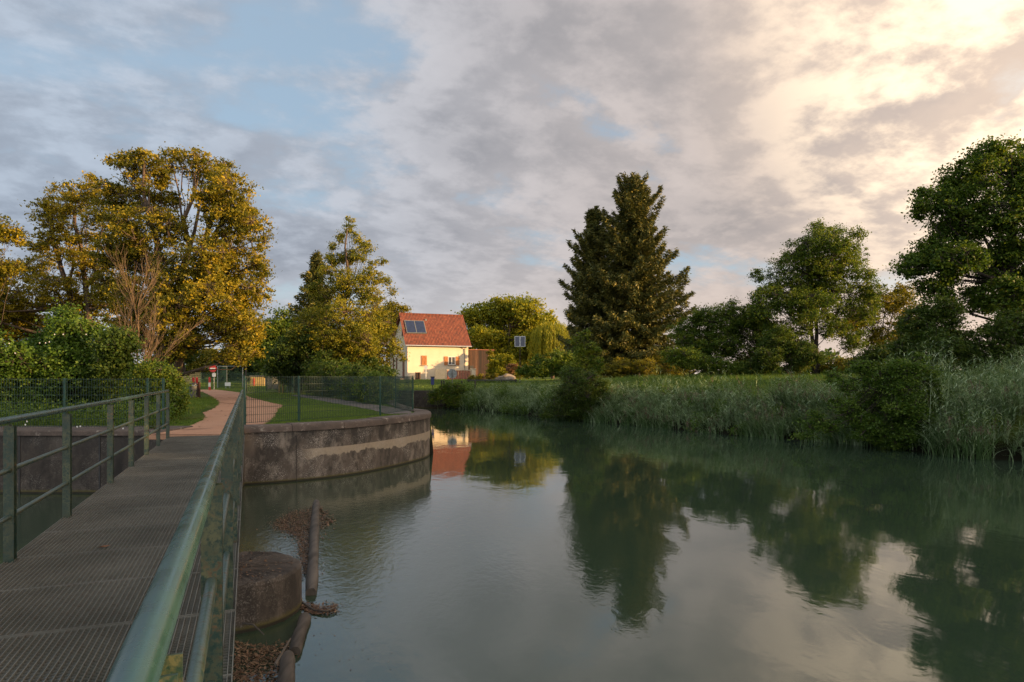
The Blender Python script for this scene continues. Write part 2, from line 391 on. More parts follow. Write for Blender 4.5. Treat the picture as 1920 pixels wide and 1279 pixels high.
def ground_z(px, py):
    px = np.asarray(px, float); py = np.asarray(py, float)
    w_in = inside(px, py, water_poly); tb = seg_dist(px, py, BANKS, False)
    d_all = seg_dist(px, py, water_poly)
    east = (px > -8.5) & ((px > -3.4+0*py) | (py > 60)) & (py < 400) & ((px*1.0+0*py) > np.interp(py, [-70, 26, 66, 400], [-3, -3.2, -9.0, -200]))
    far = 1.65+0.95*sst(72, 104, py)
    plat = far+(2.95-far)*sst(-1, 10, px-(py-60)*0.05)*sst(120, 70, py)+0.15*sst(130, 200, py)
    plat = plat+0.45*sst(22, 34, px)*sst(80, 40, py)
    bankz = np.interp(tb, [0, .5, 1.6, 3.5, 8, 16], [-.15, .35, 1.0, 1.5, 1.0, 1.0])
    rise = np.where(tb < 3.5, np.minimum(bankz, plat), np.minimum(1.5+(plat-1.5)*sst(3.5, 12, tb), plat+0*tb))
    rise = np.where(tb < 3.5, np.minimum(bankz, plat), rise)
    near = np.where(d_all > .4, 1.65, -1.5)              # behind walls: step hidden inside the wall's thickness
    near = near+np.where(d_all > .4, (far-1.65)*(py > 67), 0)
    z = np.where(east, rise, near)
    und = np.maximum(-1.5, -.15-.6*tb)
    return np.where(w_in, und, z)
def axis(fine, coarse_lo, coarse_hi):
    a = [];
    for lo, hi, st in fine: a += list(np.arange(lo, hi, st))
    a = list(coarse_lo)+a+list(coarse_hi); return np.array(sorted(set(np.round(a, 3))))
ax_ = axis([(-90, -30, 3), (-30, -13, .8), (-13, -2.4, .26), (-2.4, 32, .5), (32, 80, 2)], [-2500, -1200, -600, -300, -180, -120], [80, 120, 180, 300, 600, 1200, 2500])
ay_ = axis([(-60, 14, 2.5), (14, 32, .26), (32, 69, .42), (69, 130, 1.2), (130, 220, 6)], [-900, -400, -200, -120, -80], [220, 300, 450, 800, 1500, 3000])
GX, GY = np.meshgrid(ax_, ay_); GZ = ground_z(GX, GY)
rough_g = (np.sin(GX*1.7+GY*.9)*np.sin(GY*1.3-GX*.6))*.05
GZ = GZ+np.where((GX > -2) & (GZ > .5), rough_g, 0)
nx, ny = len(ax_), len(ay_)
idx = np.arange(nx*ny).reshape(ny, nx)
Fq = np.stack([idx[:-1, :-1], idx[:-1, 1:], idx[1:, 1:], idx[1:, :-1]], -1).reshape(-1, 4)
tag(quads_obj('ground', np.stack([GX, GY, GZ], -1).reshape(-1, 3), Fq, M_ground, smooth=True), kind='structure')
wm = MB().raw([(-95, -75, 0), (75, -75, 0), (75, 72, 0), (-95, 72, 0)], [(0, 1, 2, 3)]).build('canal_water', M_water)
tag(wm, kind='structure')
# under-bank lower lip so the far shore reads wet and dark
def ribbon(name, left, right, z, mat, jit=0.0, sub=8):
    A = smooth_poly(left, sub); B = smooth_poly(right, sub); n = max(len(A), len(B))
    rs = lambda P: np.stack([np.interp(np.linspace(0, 1, n*2), np.linspace(0, 1, len(P)), P[:, k]) for k in (0, 1)], -1)
    A, B = rs(A), rs(B); A = A+R.normal(0, jit, A.shape); B = B+R.normal(0, jit, B.shape); m = len(A); K = 5
    V = []; F = []
    for i in range(m):
        for k in range(K): p = A[i]+(B[i]-A[i])*k/(K-1); V.append((p[0], p[1], z))
    for i in range(m-1):
        for k in range(K-1): a = i*K+k; F.append((a, a+1, a+K+1, a+K))
    return tag(quads_obj(name, np.array(V), np.array(F), mat), kind='structure')
PL = [(-9.15, 17.36), (-9.0, 18.3), (-9.5, 20), (-10.8, 24), (-12.6, 28), (-13.9, 32), (-15.9, 37), (-17.2, 40), (-20.6, 47), (-26, 58), (-32, 69), (-43, 86), (-60, 96)]
PR = [(-7.2, 17.38), (-7.75, 19.4), (-7.6, 20.8), (-8.0, 22.5), (-8.7, 25.0), (-9.7, 28.2), (-10.6, 31), (-11.6, 34.5), (-13.9, 39), (-18.4, 48), (-26, 64), (-38, 81), (-56, 92)]
ribbon('path', PL, PR, 1.663, M_sand, .045)
ribbon('service_path', [(-3.95, 27.0), (-4.6, 30.0), (-7.6, 36.5), (-11.9, 45.5), (-16.5, 54)], [(-4.9, 26.6), (-6.2, 30.0), (-9.6, 37.0), (-13.6, 45.5), (-17.3, 53)], 1.667, M_asph, .05)

def wall_strip(P, z0, z1, th, mat, name, parent, inset=0.0, bulge=0.0):
    """wall along polyline P, land on its left-hand normal side"""
    P = np.array(P, float); T = np.gradient(P, axis=0); T /= np.linalg.norm(T, axis=1)[:, None]; N = np.stack([-T[:, 1], T[:, 0]], -1)
    a = P+N*inset*-1; b = P+N*th
    prof = [(a, z0), (a, z1-bulge)]
    if bulge: prof += [(a+N*bulge*.35, z1-bulge*.3), (a+N*bulge, z1)]
    prof += [(b, z1), (b, z0)]
    m = MB(); K = len(prof); n = len(P)
    vs = [(q[i][0], q[i][1], z) for i in range(n) for q, z in prof]
    fs = [(i*K+k, i*K+(k+1) % K, (i+1)*K+(k+1) % K, (i+1)*K+k) for i in range(n-1) for k in range(K)]
    fs += [tuple(range(K)), tuple((n-1)*K+k for k in range(K-1, -1, -1))]
    m.raw(vs, fs); return m.build(name, mat, parent, smooth=True)
pw = empty('canal_wall', (-6, 21, 0)); tag(pw, 'curved stained concrete wall of the rounded headland below the green mesh fence', 'wall')
inv = lambda o, p: (setattr(o, 'location', tuple(-c for c in p.location)))
o = wall_strip(PIERS, -1.5, 1.50, .75, M_wall, 'wall_body', pw); inv(o, pw)
# coping stones laid end to end
arc = np.concatenate([[0], np.cumsum(np.linalg.norm(np.diff(PIERS, axis=0), axis=1))])
s0 = 0.0; k = 0
s0 = 1.45
while s0 < 32:
    s1 = s0+1.55+.5*((k*37) % 7)/7
    ss = np.linspace(s0+.006, s1-.006, 6); pts = np.stack([np.interp(ss, arc, PIERS[:, j]) for j in (0, 1)], -1)
    o = wall_strip(pts, 1.503, 1.70+.006*((k*13) % 5), .62, M_coping, 'coping_stone', pw, inset=.05, bulge=.07); inv(o, pw)
    s0 = s1; k += 1
jm = MB()
o = jm.tube([(-6.43, 20.395, -.4), (-6.43, 20.395, 1.5)], .007, 6).build('expansion_joint', M_black, pw); inv(o, pw)
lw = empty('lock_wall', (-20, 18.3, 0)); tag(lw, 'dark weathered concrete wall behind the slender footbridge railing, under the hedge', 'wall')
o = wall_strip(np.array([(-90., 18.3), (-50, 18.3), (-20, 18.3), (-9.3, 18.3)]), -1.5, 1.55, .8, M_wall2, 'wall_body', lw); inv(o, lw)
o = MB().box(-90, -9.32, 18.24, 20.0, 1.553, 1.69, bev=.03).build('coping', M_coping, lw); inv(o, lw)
for xx in (-17.8, -13.2, -11.05): o = MB().box(xx-.02, xx+.02, 18.285, 18.31, -.4, 1.54).build('expansion_joint', M_black, lw); inv(o, lw)
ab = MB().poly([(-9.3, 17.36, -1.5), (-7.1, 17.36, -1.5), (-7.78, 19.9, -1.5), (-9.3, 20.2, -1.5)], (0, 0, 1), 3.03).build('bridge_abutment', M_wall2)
tag(ab, 'concrete abutment block carrying the far end of the footbridge', 'abutment')
MBs = MB().poly([(-9.28, 17.37, 1.533), (-7.12, 17.37, 1.533), (-7.80, 19.9, 1.533), (-9.28, 20.1, 1.533)], (0, 0, 1), .122); o = MBs.build('path_slab', M_sand); tag(o, kind='structure')
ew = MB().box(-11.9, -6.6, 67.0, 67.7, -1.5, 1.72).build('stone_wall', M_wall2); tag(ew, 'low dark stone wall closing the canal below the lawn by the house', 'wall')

# ------------------------------------------------------------------ footbridge
TH = math.atan2(-.387, 1.0)*-1; ex = np.array([math.cos(TH), math.sin(TH)]); ey = np.array([-math.sin(TH), math.cos(TH)])
Ocorner = np.array([-.08, 0.0])            # a point of the deck's right edge
def br(x, y, z):                            # x across to the left (negative), y along, z up from the deck top
    p = Ocorner+ex*x+ey*y; return (p[0], p[1], 1.65+z)
cosT = math.cos(TH); WB = 1.75
def yb(Yw, x=0): return (Yw-x*math.sin(TH))/cosT            # along-distance for a world Y on line x
yend = yb(17.42); ystart = -4.5
bridge = empty('footbridge', (0, 0, 0)); tag(bridge, 'long steel footbridge with grey grating deck and green pipe railings', 'bridge')
PLEN = 1.0; npan = int((yend-ystart)//PLEN)
yy0 = yend-npan*PLEN
for i in range(npan):
    y0 = yy0+i*PLEN+.008; y1 = y0+PLEN-.016; g = MB(); hx = (.004 if i % 2 else -.003); hz = .002*((i*7) % 4)
    near = y1 > 0
    for x in np.arange(-WB+.02, -.01, .0335): g.box(x-.0019, x+.0019, y0, y1, -.034+hz, hz, br)
    for y in np.arange(y0+.02, y1, .04): g.box(-WB+.006, -.006, y-.001, y+.001, -.018+hz, -.006+hz, br)
    for ya, yb_ in ((y0-.003, y0+.002), (y1-.002, y1+.003)): g.box(-WB+hx, hx, ya, yb_, -.036+hz, .0015+hz, br)
    g.box(-WB-.003, -WB+.002, y0, y1, -.036+hz, .0015+hz, br); g.box(-.002, .003, y0, y1, -.036+hz, .0015+hz, br)
    g.build('deck_panel', M_grate, bridge)
for x in (-WB+.1, -.16):
    m = MB(); m.box(x-.06, x+.06, ystart, yend+.3, -.062, -.050, br).box(x-.06, x+.06, ystart, yend-.1, -.30, -.288, br).box(x-.005, x+.005, ystart, yend-.1, -.288, -.062, br)
    m.build('beam', M_paint, bridge)
for yq in np.arange(ystart+.5, yend-.3, 2.0): MB().box(-WB+.17, -.24, yq-.03, yq+.03, -.2, -.12, br).build('cross_beam', M_paint, bridge)
def hpost(x, y, flip):
    """I-section post, flanges facing along the bridge, splayed top corner"""
    m = MB(); h0, h1 = -.045, 1.115
    m.box(x-.036, x+.036, y-.04, y-.034, h0, h1-.02, br).box(x-.036, x+.036, y+.034, y+.04, h0, h1-.02, br).box(x-.003, x+.003, y-.034, y+.034, h0, h1-.004, br)
    m.box(x-.04, x+.04, y-.055, y+.055, h0-.012, h0-.001, br)
    return m
RZ = 1.175
def railing(x, ys, pad):
    h = MB().tube([br(x, ys[0]-pad, RZ-.03)]+[br(x, y+dy, RZ-.03) for y in ys[1:-1] for dy in (0,)]+[br(x, ys[-1]+.06, RZ-.03)], 0.0275, 20).build('handrail', M_rail, bridge, smooth=True)
    for y in ys: hpost(x, y, 0).build('rail_post', M_paint, h)
    for z in (.74, .36):
        for a, b in zip(ys[:-1], ys[1:]):
            MB().tube([br(x, a+.0405, z), br(x, b-.0405, z)], .0205, 12).build('mid_rail', M_paint, h, smooth=True)
    return h
xr = -.050; xl = -1.725
railing(xr, [yb(Yw, xr) for Yw in (-4.5, -2.72, -.8, .95, 2.55, 4.40, 6.18, 7.96, 9.74, 11.52, 13.3, 15.08, 16.86)], .3)
railing(xl, [yb(Yw, xl) for Yw in (-3.4, -1.6, .2, 2.0, 3.8, 5.54, 7.29, 9.59, 11.3, 13.0, 14.7, 16.45)], .3)
lf = MB().raw([(0, 0, .004), (.03, -.012, .018), (.075, .004, .010), (.10, .02, .022), (.06, .032, .016), (.02, .02, .012)], [(0, 1, 2, 5), (5, 2, 3, 4)]).build('fallen_leaf', M_leafd)
Yl = 1280*1.5/(1028-705); lf.location = (gx(183, Yl), Yl, 1.652); tag(lf, 'curled dry brown leaf lying on the grating deck', 'leaf')

# round concrete pile and bridge pier
pl = empty('concrete_pile', (-3.74, 9.12, 0)); tag(pl, 'round weathered concrete pile head beside the footbridge with litter on top', 'pile')
m = MB().lathe([(.88, -1.5), (.88, .2), (.878, .545), (.86, .58), (.83, .590), (.5, .59), (.01, .59)], 72); m.v = [(x*(1+.012*math.sin(5*math.atan2(y, x))+R.normal(0, .003)), y*(1+.012*math.cos(4*math.atan2(y, x))+R.normal(0, .003)), z+(R.normal(0, .006) if z > .4 else 0)) for x, y, z in m.v]; o = m.build('pile_body', M_pile, pl)
V = []; F = []; att = []
def litter(n, fn, zf, smin, smax, flat=.3, asp_=None):
    c = np.array([fn() for _ in range(n)]); z = zf(c); s = R.uniform(smin, smax, n); a = R.uniform(0, 6.28, n); asp = R.uniform(.15, .8, n) if asp_ is None else np.full(n, asp_); t = R.normal(0, flat, (n, 2))
    dx, dy = np.cos(a), np.sin(a)
    P = np.stack([c[:, 0], c[:, 1], z], -1); U = np.stack([dx, dy, t[:, 0]], -1)*s[:, None]; W_ = np.stack([-dy, dx, t[:, 1]], -1)*(s*asp)[:, None]
    V = np.stack([P-U, P-W_*.6, P+U, P+W_*.6], 1).reshape(-1, 3); F = np.arange(n*4).reshape(-1, 4); return V, F, np.repeat(R.uniform(0, 1, n), 4)
def disk():
    r = .80*math.sqrt(R.uniform()); a = R.uniform(0, 6.28); return (r*math.cos(a), r*math.sin(a))
V, F, A = litter(420, disk, lambda c: np.full(len(c), .598)+R.uniform(0, .012, len(c)), .008, .035)
tag(quads_obj('leaf_litter', V, F, M_debris, pl, A), kind='stuff')
pb = MB().box(-5.35, -4.2, 8.35, 9.9, -1.5, 1.28, bev=.05).build('bridge_pier', M_wall2); tag(pb, 'concrete pier under the footbridge deck behind the round pile', 'pier')

# floating logs and litter
def log(u0, v0, u1, v1, r, label, zc=.03):
    Y0 = 1280*(CZ-zc-r*.6)/(v0-705); Y1 = 1280*(CZ-zc-r*.6)/(v1-705); a = Vector((gx(u0, Y0), Y0, zc)); b = Vector((gx(u1, Y1), Y1, zc))
    n = 14; pts = []; rs = []
    for i in range(n+1):
        s = i/n; p = a.lerp(b, s); pts.append((p.x+.006*math.sin(s*7+u0), p.y, p.z)); rs.append(r*(1+.06*math.sin(s*13+v0)+.04*math.sin(s*31)))
    rs[0] *= .8; rs[-1] *= .85
    m = MB().tube([(p[0]-a.x, p[1]-a.y, p[2]) for p in pts], rs, 18).build('floating_log', M_log, smooth=True); m.location = (a.x, a.y, 0)
    return tag(m, label, 'log', 'logs chained into a floating boom')
log(593, 938, 583, 1106, .088, 'longest floating boom log, with a litter mat against its side')
log(572, 1150, 552, 1216, .075, 'short dark floating log beside the round concrete pile')
log(540, 1222, 520, 1420, .085, 'nearest floating log, cut off by the bottom of the photo, below the pile')
def stick(pts, r, name, label, cat):
    P = []
    for u, v, z in pts: Yq = 1280*(CZ-z)/(v-705); P.append((gx(u, Yq), Yq, z))
    b = P[0]; m = MB().tube([(p[0]-b[0], p[1]-b[1], p[2]) for p in P], [r*(1-.5*i/(len(P)-1)) for i in range(len(P))], 7).build(name, M_log, smooth=True); m.location = (b[0], b[1], 0)
    return tag(m, label, cat)
stick([(516, 1246, .20), (530, 1222, .24), (545, 1197, .30)], .016, 'stick', 'pale broken stick leaning against the short log', 'stick')
stick([(455, 1168, .12), (475, 1171, .14), (495, 1190, .08)], .014, 'stick', 'thin pale twig caught on the side of the round pile', 'stick')
stick([(556, 1108, .12), (566, 1130, .03), (590, 1145, .03), (612, 1146, .04), (626, 1140, .05)], .02, 'driftwood_branch', 'curved driftwood branch afloat right of the boom logs', 'branch')
def inpoly(poly, jit=5):
    poly = np.array(poly, float)
    def f():
        while True:
            u, v = R.uniform(poly[:, 0].min(), poly[:, 0].max()), R.uniform(poly[:, 1].min(), poly[:, 1].max())
            if inside(np.array([u]), np.array([v]), poly)[0]:
                q = R.normal(0, jit, 2)*(R.uniform()**2); u += q[0]*2.2; v += q[1]; Yq = 1280*(CZ-.01)/(v-705); return (gx(u, Yq), Yq)
    return f
parts = [litter(9000, inpoly([(592, 946), (575, 955), (540, 962), (514, 980), (518, 992), (540, 998), (557, 1008), (562, 1040), (572, 1080), (584, 1085), (590, 960)], 9), lambda c: R.uniform(.004, .03, len(c)), .006, .03),
         litter(420, inpoly([(600, 950), (628, 975), (612, 990), (600, 985)]), lambda c: R.uniform(.004, .02, len(c)), .012, .05),
         litter(5200, inpoly([(440, 1200), (470, 1215), (540, 1205), (548, 1225), (512, 1300), (495, 1500), (430, 1500)]), lambda c: R.uniform(.004, .05, len(c)), .006, .035),
         litter(900, inpoly([(555, 1125), (600, 1138), (632, 1134), (630, 1150), (585, 1152), (560, 1140)]), lambda c: R.uniform(.004, .03, len(c)), .008, .035)]
parts += [litter(70, inpoly([(440, 1200), (470, 1215), (540, 1205), (548, 1225), (512, 1300), (495, 1500), (430, 1500)]), lambda c: R.uniform(.03, .07, len(c)), .05, .16, .12, .05),
          litter(60, inpoly([(592, 946), (540, 962), (514, 980), (557, 1008), (572, 1080), (584, 1085)], 12), lambda c: R.uniform(.02, .04, len(c)), .04, .14, .1, .06),
          litter(90, inpoly([(470, 1000), (700, 1000), (760, 1260), (560, 1260)], 5), lambda c: np.full(len(c), .004), .006, .022, .02)]
Vs, Fs, As = [], [], []; b = 0
for v_, f_, a_ in parts: Vs.append(v_); Fs.append(f_+b); As.append(a_); b += len(v_)
tag(quads_obj('floating_debris', np.concatenate(Vs), np.concatenate(Fs), M_debris, attr=np.concatenate(As)), 'brown mat of floating leaves and twigs along the logs and pile', 'debris', kind='stuff')

# ------------------------------------------------------------------ mesh fences
def fence(pts, h, z0, label, step_v=.05, wire=.0038, top_over=.03, name='mesh_fence', post_r=.03):
    f = empty(name, (pts[0][0], pts[0][1], 0)); tag(f, label, 'fence'); ox, oy = pts[0]
    for x, y in pts:
        m = MB().box(x-post_r-ox, x+post_r-ox, y-post_r-oy, y+post_r-oy, z0, z0+h+.03, bev=.006); 
        for zz in (.28, .80, h-.1): m.box(x-post_r-.008-ox, x+post_r+.008-ox, y-post_r-.008-oy, y+post_r+.008-oy, z0+zz, z0+zz+.035)
        m.build('fence_post', M_fence, f)
    for (ax, ay), (bx, by) in zip(pts[:-1], pts[1:]):
        L = math.hypot(bx-ax, by-ay); n = max(2, int(L/step_v)); m = MB(); tx, ty = (bx-ax)/L, (by-ay)/L
        fr = lambda x, y, z: (ax-ox+tx*x-ty*y, ay-oy+ty*x+tx*y, z)
        for i in range(1, n): q = L*i/n; m.box(q-wire, q+wire, -wire, wire, z0+.05, z0+h+top_over, fr)
        for zz in np.linspace(.07, h, 7 if h < 1.5 else 8): m.box(.03, L-.03, -wire*2.2, -wire*1.05, z0+zz-wire*1.2, z0+zz+wire*1.2, fr)
        m.build('mesh_panel', M_wire, f)
    return f
fence([(-8.1, 20.7), (-6.96, 22.3), (-4.94, 25.6), (-4.22, 29.0)], 1.46, 1.66, 'green welded mesh fence on top of the curved headland wall', wire=.0046, step_v=.072)
fence([(-4.22+.0, 29.08), (-5.35, 31.3), (-7.9, 36.6), (-10.4, 41.7), (-13.0, 46.8), (-15.6, 51.9), (-18.3, 57.0), (-21.2, 62.0), (-24.1, 67)], 1.42, 1.66, 'long green mesh fence running back beside the grey service path', wire=.0035, step_v=.09)
fence([(-21.5, 18.75), (-17.0, 18.75), (-12.28, 18.75), (-10.0, 18.75), (-9.6, 18.8)], 1.37, 1.69, 'green mesh fence in front of the ivy hedge behind the bridge railing', wire=.0042, step_v=.072)
fence([(-58, 88), (-52, 85), (-46, 83), (-41, 90), (-35, 90), (-30, 90), (-25, 90), (-20.5, 90)], 1.9, 1.65, 'far green fence beyond the bend of the sandy path', wire=.012, step_v=.16, post_r=.05)

# ------------------------------------------------------------------ vegetation generators
def rand_unit(n):
    v = R.normal(size=(n, 3)); return v/np.linalg.norm(v, axis=1)[:, None]
def leaf_quads(C, size, up=.5, asp=.5, tint=None, droop=None):
    n = len(C); N = rand_unit(n); N[:, 2] = np.abs(N[:, 2])+up; N /= np.linalg.norm(N, axis=1)[:, None]
    U = np.cross(N, rand_unit(n)); 
    if droop is not None: U = U*(1-droop)+np.array([0, 0, -1.0])*droop
    U /= np.linalg.norm(U, axis=1)[:, None]+1e-9
    W_ = np.cross(N, U); W_ /= np.linalg.norm(W_, axis=1)[:, None]+1e-9
    s = (size*R.uniform(.6, 1.4, n))[:, None]
    V = np.stack([C-U*s*.5, C+W_*s*asp*.5, C+U*s*.5, C-W_*s*asp*.5], 1).reshape(-1, 3)
    return V, np.arange(n*4).reshape(-1, 4), np.repeat(tint if tint is not None else R.uniform(0, 1, n), 4)
def tubes_np(P0, P1, r0, r1, n=4):
    """many straight tapered tubes at once"""
    T = P1-P0; T /= np.linalg.norm(T, axis=1)[:, None]+1e-9
    A = np.cross(T, np.array([.13, .27, .95])); A /= np.linalg.norm(A, axis=1)[:, None]+1e-9; B = np.cross(T, A)
    an = np.arange(n)*2*math.pi/n; c, s = np.cos(an), np.sin(an)
    ring = A[:, None, :]*c[None, :, None]+B[:, None, :]*s[None, :, None]
    V = np.concatenate([P0[:, None, :]+ring*r0[:, None, None], P1[:, None, :]+ring*r1[:, None, None]], 1).reshape(-1, 3)
    k = np.arange(n); base = np.stack([k, (k+1) % n, n+(k+1) % n, n+k], -1)
    F = (base[None]+(np.arange(len(P0))*2*n)[:, None, None]).reshape(-1, 4); return V, F
def px_lobes(L, D, dy=1.0, base=None):
    o = []
    for i, l in enumerate(L):
        u, v, r = l[:3]; dd = l[3] if len(l) > 3 else R.uniform(-.55, .55)*r*2*D/FPX*dy
        Yd = D+dd; rr = r*D/FPX*1.12; o.append((gx(u, Yd), Yd, gz(v, Yd), rr, rr*dy, rr*.92))
    return o
def tree(name, label, cat, base, lobes, leafm, n_leaf, lsize, clump=.55, cl_per=1.0, trunk_r=.25, barkm=None, up=.12, flat=.55, group=None,
         stems=None, fill=1.35, shell=.5, asp=.55, tint_shift=0.0, twig_r=.012, trunk_top=None, spread=1.0):
    barkm = barkm or M_bark; bx, by = base; bz = float(ground_z(np.array([bx]), np.array([by]))[0])-.05
    B = np.array([bx, by, bz]); lob = np.array(lobes); root = empty(name, tuple(B)); tag(root, label, cat, group)
    ext = []
    for l in lob:
        for _ in range(2):
            d_ = rand_unit(1)[0]; q_ = R.uniform(.3, .5); ext.append([*(l[:3]+d_*l[3:6]*.95), *(l[3:6]*q_)])
    if len(lob) > 3: lob = np.concatenate([lob, np.array(ext)])
    vol = lob[:, 3]*lob[:, 4]*lob[:, 5]; w_ = vol**.7/np.sum(vol**.7)
    stems = stems or [(0, 0)]
    segs0, segs1, r0s, r1s = [], [], [], []; nodes = []
    ztop = trunk_top or (np.max(lob[:, 2])+0*1)
    cen = np.average(lob[:, :3], axis=0, weights=w_)
    def poly_add(P, ra, rb):
        for i in range(len(P)-1):
            a = i/(len(P)-1); b = (i+1)/(len(P)-1)
            segs0.append(P[i]); segs1.append(P[i+1]); r0s.append(ra+(rb-ra)*a); r1s.append(ra+(rb-ra)*b)
            nodes.append((P[i+1], ra+(rb-ra)*b))
    tnodes = []
    for sx, sy in stems:
        topx, topy = cen[0]+sx*1.0-(0), cen[1]+sy*1.0
        n = 9; P = []
        for i in range(n+1):
            s = i/n; P.append(np.array([bx+(sx*.12)+(topx-bx-(sx*.12))*s**1.2+R.normal(0, .05)*i**.5, by+(topy-by)*s**1.2+R.normal(0, .05)*i**.5, bz+(ztop-lob[0, 5]*.3-bz)*s*.93]))
        poly_add(P, trunk_r/len(stems)**.4, trunk_r*.14); tnodes += P[1:]
    tn = np.array(tnodes)
    # limb to each lobe
    for l in lob:
        c = l[:3]; d = np.linalg.norm((tn-c)*np.array([1, 1, .55])+np.array([0, 0, .35*np.linalg.norm(c-B)*.4]), axis=1)
        ok = tn[:, 2] < c[2]-.1*l[5]; d = np.where(ok, d, d+50); a = tn[np.argmin(d)]
        mid = a*.5+c*.5+np.array([R.normal(0, .06), R.normal(0, .06), -.06])*np.linalg.norm(c-a)
        P = [a, a*.6+mid*.4+R.normal(0, .03, 3)*np.linalg.norm(c-a), mid, mid*.5+c*.5+R.normal(0, .04, 3)*np.linalg.norm(c-a), c]
        rl = max(.02, trunk_r*.38*min(1, l[5]/2.0)); poly_add(P, rl, rl*.3)
        for _ in range(3):
            d_ = rand_unit(1)[0]; d_[2] = abs(d_[2])*.7; e = c+d_*l[3:6]*.75; poly_add([c, c*.5+e*.5+R.normal(0, .06, 3)*l[5], e], rl*.4, rl*.12)
    nd = np.array([p for p, r in nodes])
    # clumps
    crad = clump; n_leaf = int(n_leaf*fill); nc = max(8, int(n_leaf/ (34*cl_per)))
    li = R.choice(len(lob), nc, p=w_); dirs = rand_unit(nc); rr = R.uniform(0, 1, nc)**shell
    C = lob[li, :3]+dirs*rr[:, None]*lob[li, 3:6]*spread
    j = np.array([np.argmin(((nd-c)**2).sum(1)) for c in C]); a = nd[j]; mid = (a+C)/2+R.normal(0, .08, C.shape)*np.linalg.norm(C-a, axis=1)[:, None]
    S0 = np.concatenate([np.array(segs0), a, mid]); S1 = np.concatenate([np.array(segs1), mid, C+(C-mid)*.1])
    q0 = np.concatenate([np.array(r0s), np.full(nc, twig_r*2), np.full(nc, twig_r*1.4)]); q1 = np.concatenate([np.array(r1s), np.full(nc, twig_r*1.4), np.full(nc, twig_r*.5)])
    V, F = tubes_np(S0, S1, q0, q1, 5); quads_obj('trunk', V-B, F, barkm, root, smooth=True)
    k = R.integers(0, nc, n_leaf); ctint = R.normal(.42, .28, nc)+tint_shift
    csz = crad*R.choice([.45, .7, 1.0, 1.3], nc)
    G = R.normal(0, .5, (n_leaf, 3))*csz[k][:, None]; G *= np.where(R.uniform(size=(n_leaf, 1)) < .14, 1.45, 1.0); G[:, 2] *= flat
    V, F, A = leaf_quads(C[k]+G, lsize, up, asp, np.clip(ctint[k]+R.normal(0, .16, n_leaf), 0, 1))
    quads_obj('crown', V-B, F, leafm, root, A)
    return root

def spruce(name, label, base, z_top, prof, n_br, leafm, lean=0, seed=0, dens=1.0):
    bx, by = base; bz = float(ground_z(np.array([bx]), np.array([by]))[0])-.05; B = np.array([bx, by, bz]); H = z_top-bz
    root = empty(name, tuple(B)); tag(root, label, 'tree')
    S0, S1, q0, q1 = [], [], [], []; n = 10
    P = [np.array([lean*(i/n)*H, 0, H*i/n]) for i in range(n+1)]
    for i in range(n): S0.append(P[i]); S1.append(P[i+1]); q0.append(.02*H*(1-i/n)+.03); q1.append(.02*H*(1-(i+1)/n)+.02)
    LC, LU, LS = [], [], []
    for b in range(n_br):
        s = (b+.5)/n_br; s = s**1.02; z = H*(.06+.93*s); L = np.interp(s, *prof)*R.choice([R.uniform(.4, .8), R.uniform(.8, 1.3)])
        az = b*2.399+R.normal(0, .25); d = np.array([math.cos(az), math.sin(az), 0]); st = np.array([lean*z, 0, z]); m = 6
        up0 = .16+.62*s; pts = []
        for i in range(m+1):
            t = i/m; pts.append(st+d*L*t+np.array([0, 0, L*(up0*t-.55*(1-s*.8)*t*t+.34*t**4)]))
        for i in range(m): S0.append(pts[i]); S1.append(pts[i+1]); r_ = .008*L+.012; q0.append(r_*(1-i/m)+.006); q1.append(r_*(1-(i+1)/m)+.005)
        nl = int(30*L*dens)+10; t = R.uniform(.10, 1.0, nl)**.75
        idx_ = np.minimum((t*m).astype(int), m-1); fr = t*m-idx_; pp = np.array(pts); C = pp[idx_]*(1-fr)[:, None]+pp[idx_+1]*fr[:, None]
        side = np.array([-d[1], d[0], 0]); wd = (R.uniform(-1, 1, nl))*.34*L*(1.05-t)**.8*.9
        C = C+side[None]*wd[:, None]; C[:, 2] -= np.abs(wd)*.25+R.uniform(0, 1, nl)**2*.55*(1-s*.6)
        LC.append(C); U = d[None]*.55+side[None]*np.sign(wd)[:, None]*R.uniform(0, .9, nl)[:, None]+np.array([0, 0, 1.0])*R.normal(-.35+.5*s, .35, nl)[:, None]
        LU.append(U); LS.append(np.full(nl, 1.0))
    C = np.concatenate(LC); U = np.concatenate(LU); U /= np.linalg.norm(U, axis=1)[:, None]
    rep = 3; C = np.repeat(C, rep, 0)+R.normal(0, .13, (len(C)*rep, 3)); U = np.repeat(U, rep, 0)+R.normal(0, .3, (len(U)*rep, 3)); U /= np.linalg.norm(U, axis=1)[:, None]
    n = len(C); N = rand_unit(n); W_ = np.cross(N, U); W_ /= np.linalg.norm(W_, axis=1)[:, None]; s = R.uniform(.28, .62, n)[:, None]
    V = np.stack([C-U*s*.4, C+W_*s*.14, C+U*s*.6, C-W_*s*.14], 1).reshape(-1, 3)
    A = np.repeat(np.clip(R.normal(.45, .25, n), 0, 1), 4)
    tv, tf = tubes_np(np.array(S0), np.array(S1), np.array(q0), np.array(q1), 6)
    quads_obj('trunk', tv, tf, M_bark_dark, root, smooth=True); quads_obj('crown', V, np.arange(n*4).reshape(-1, 4), leafm, root, A)
    return root

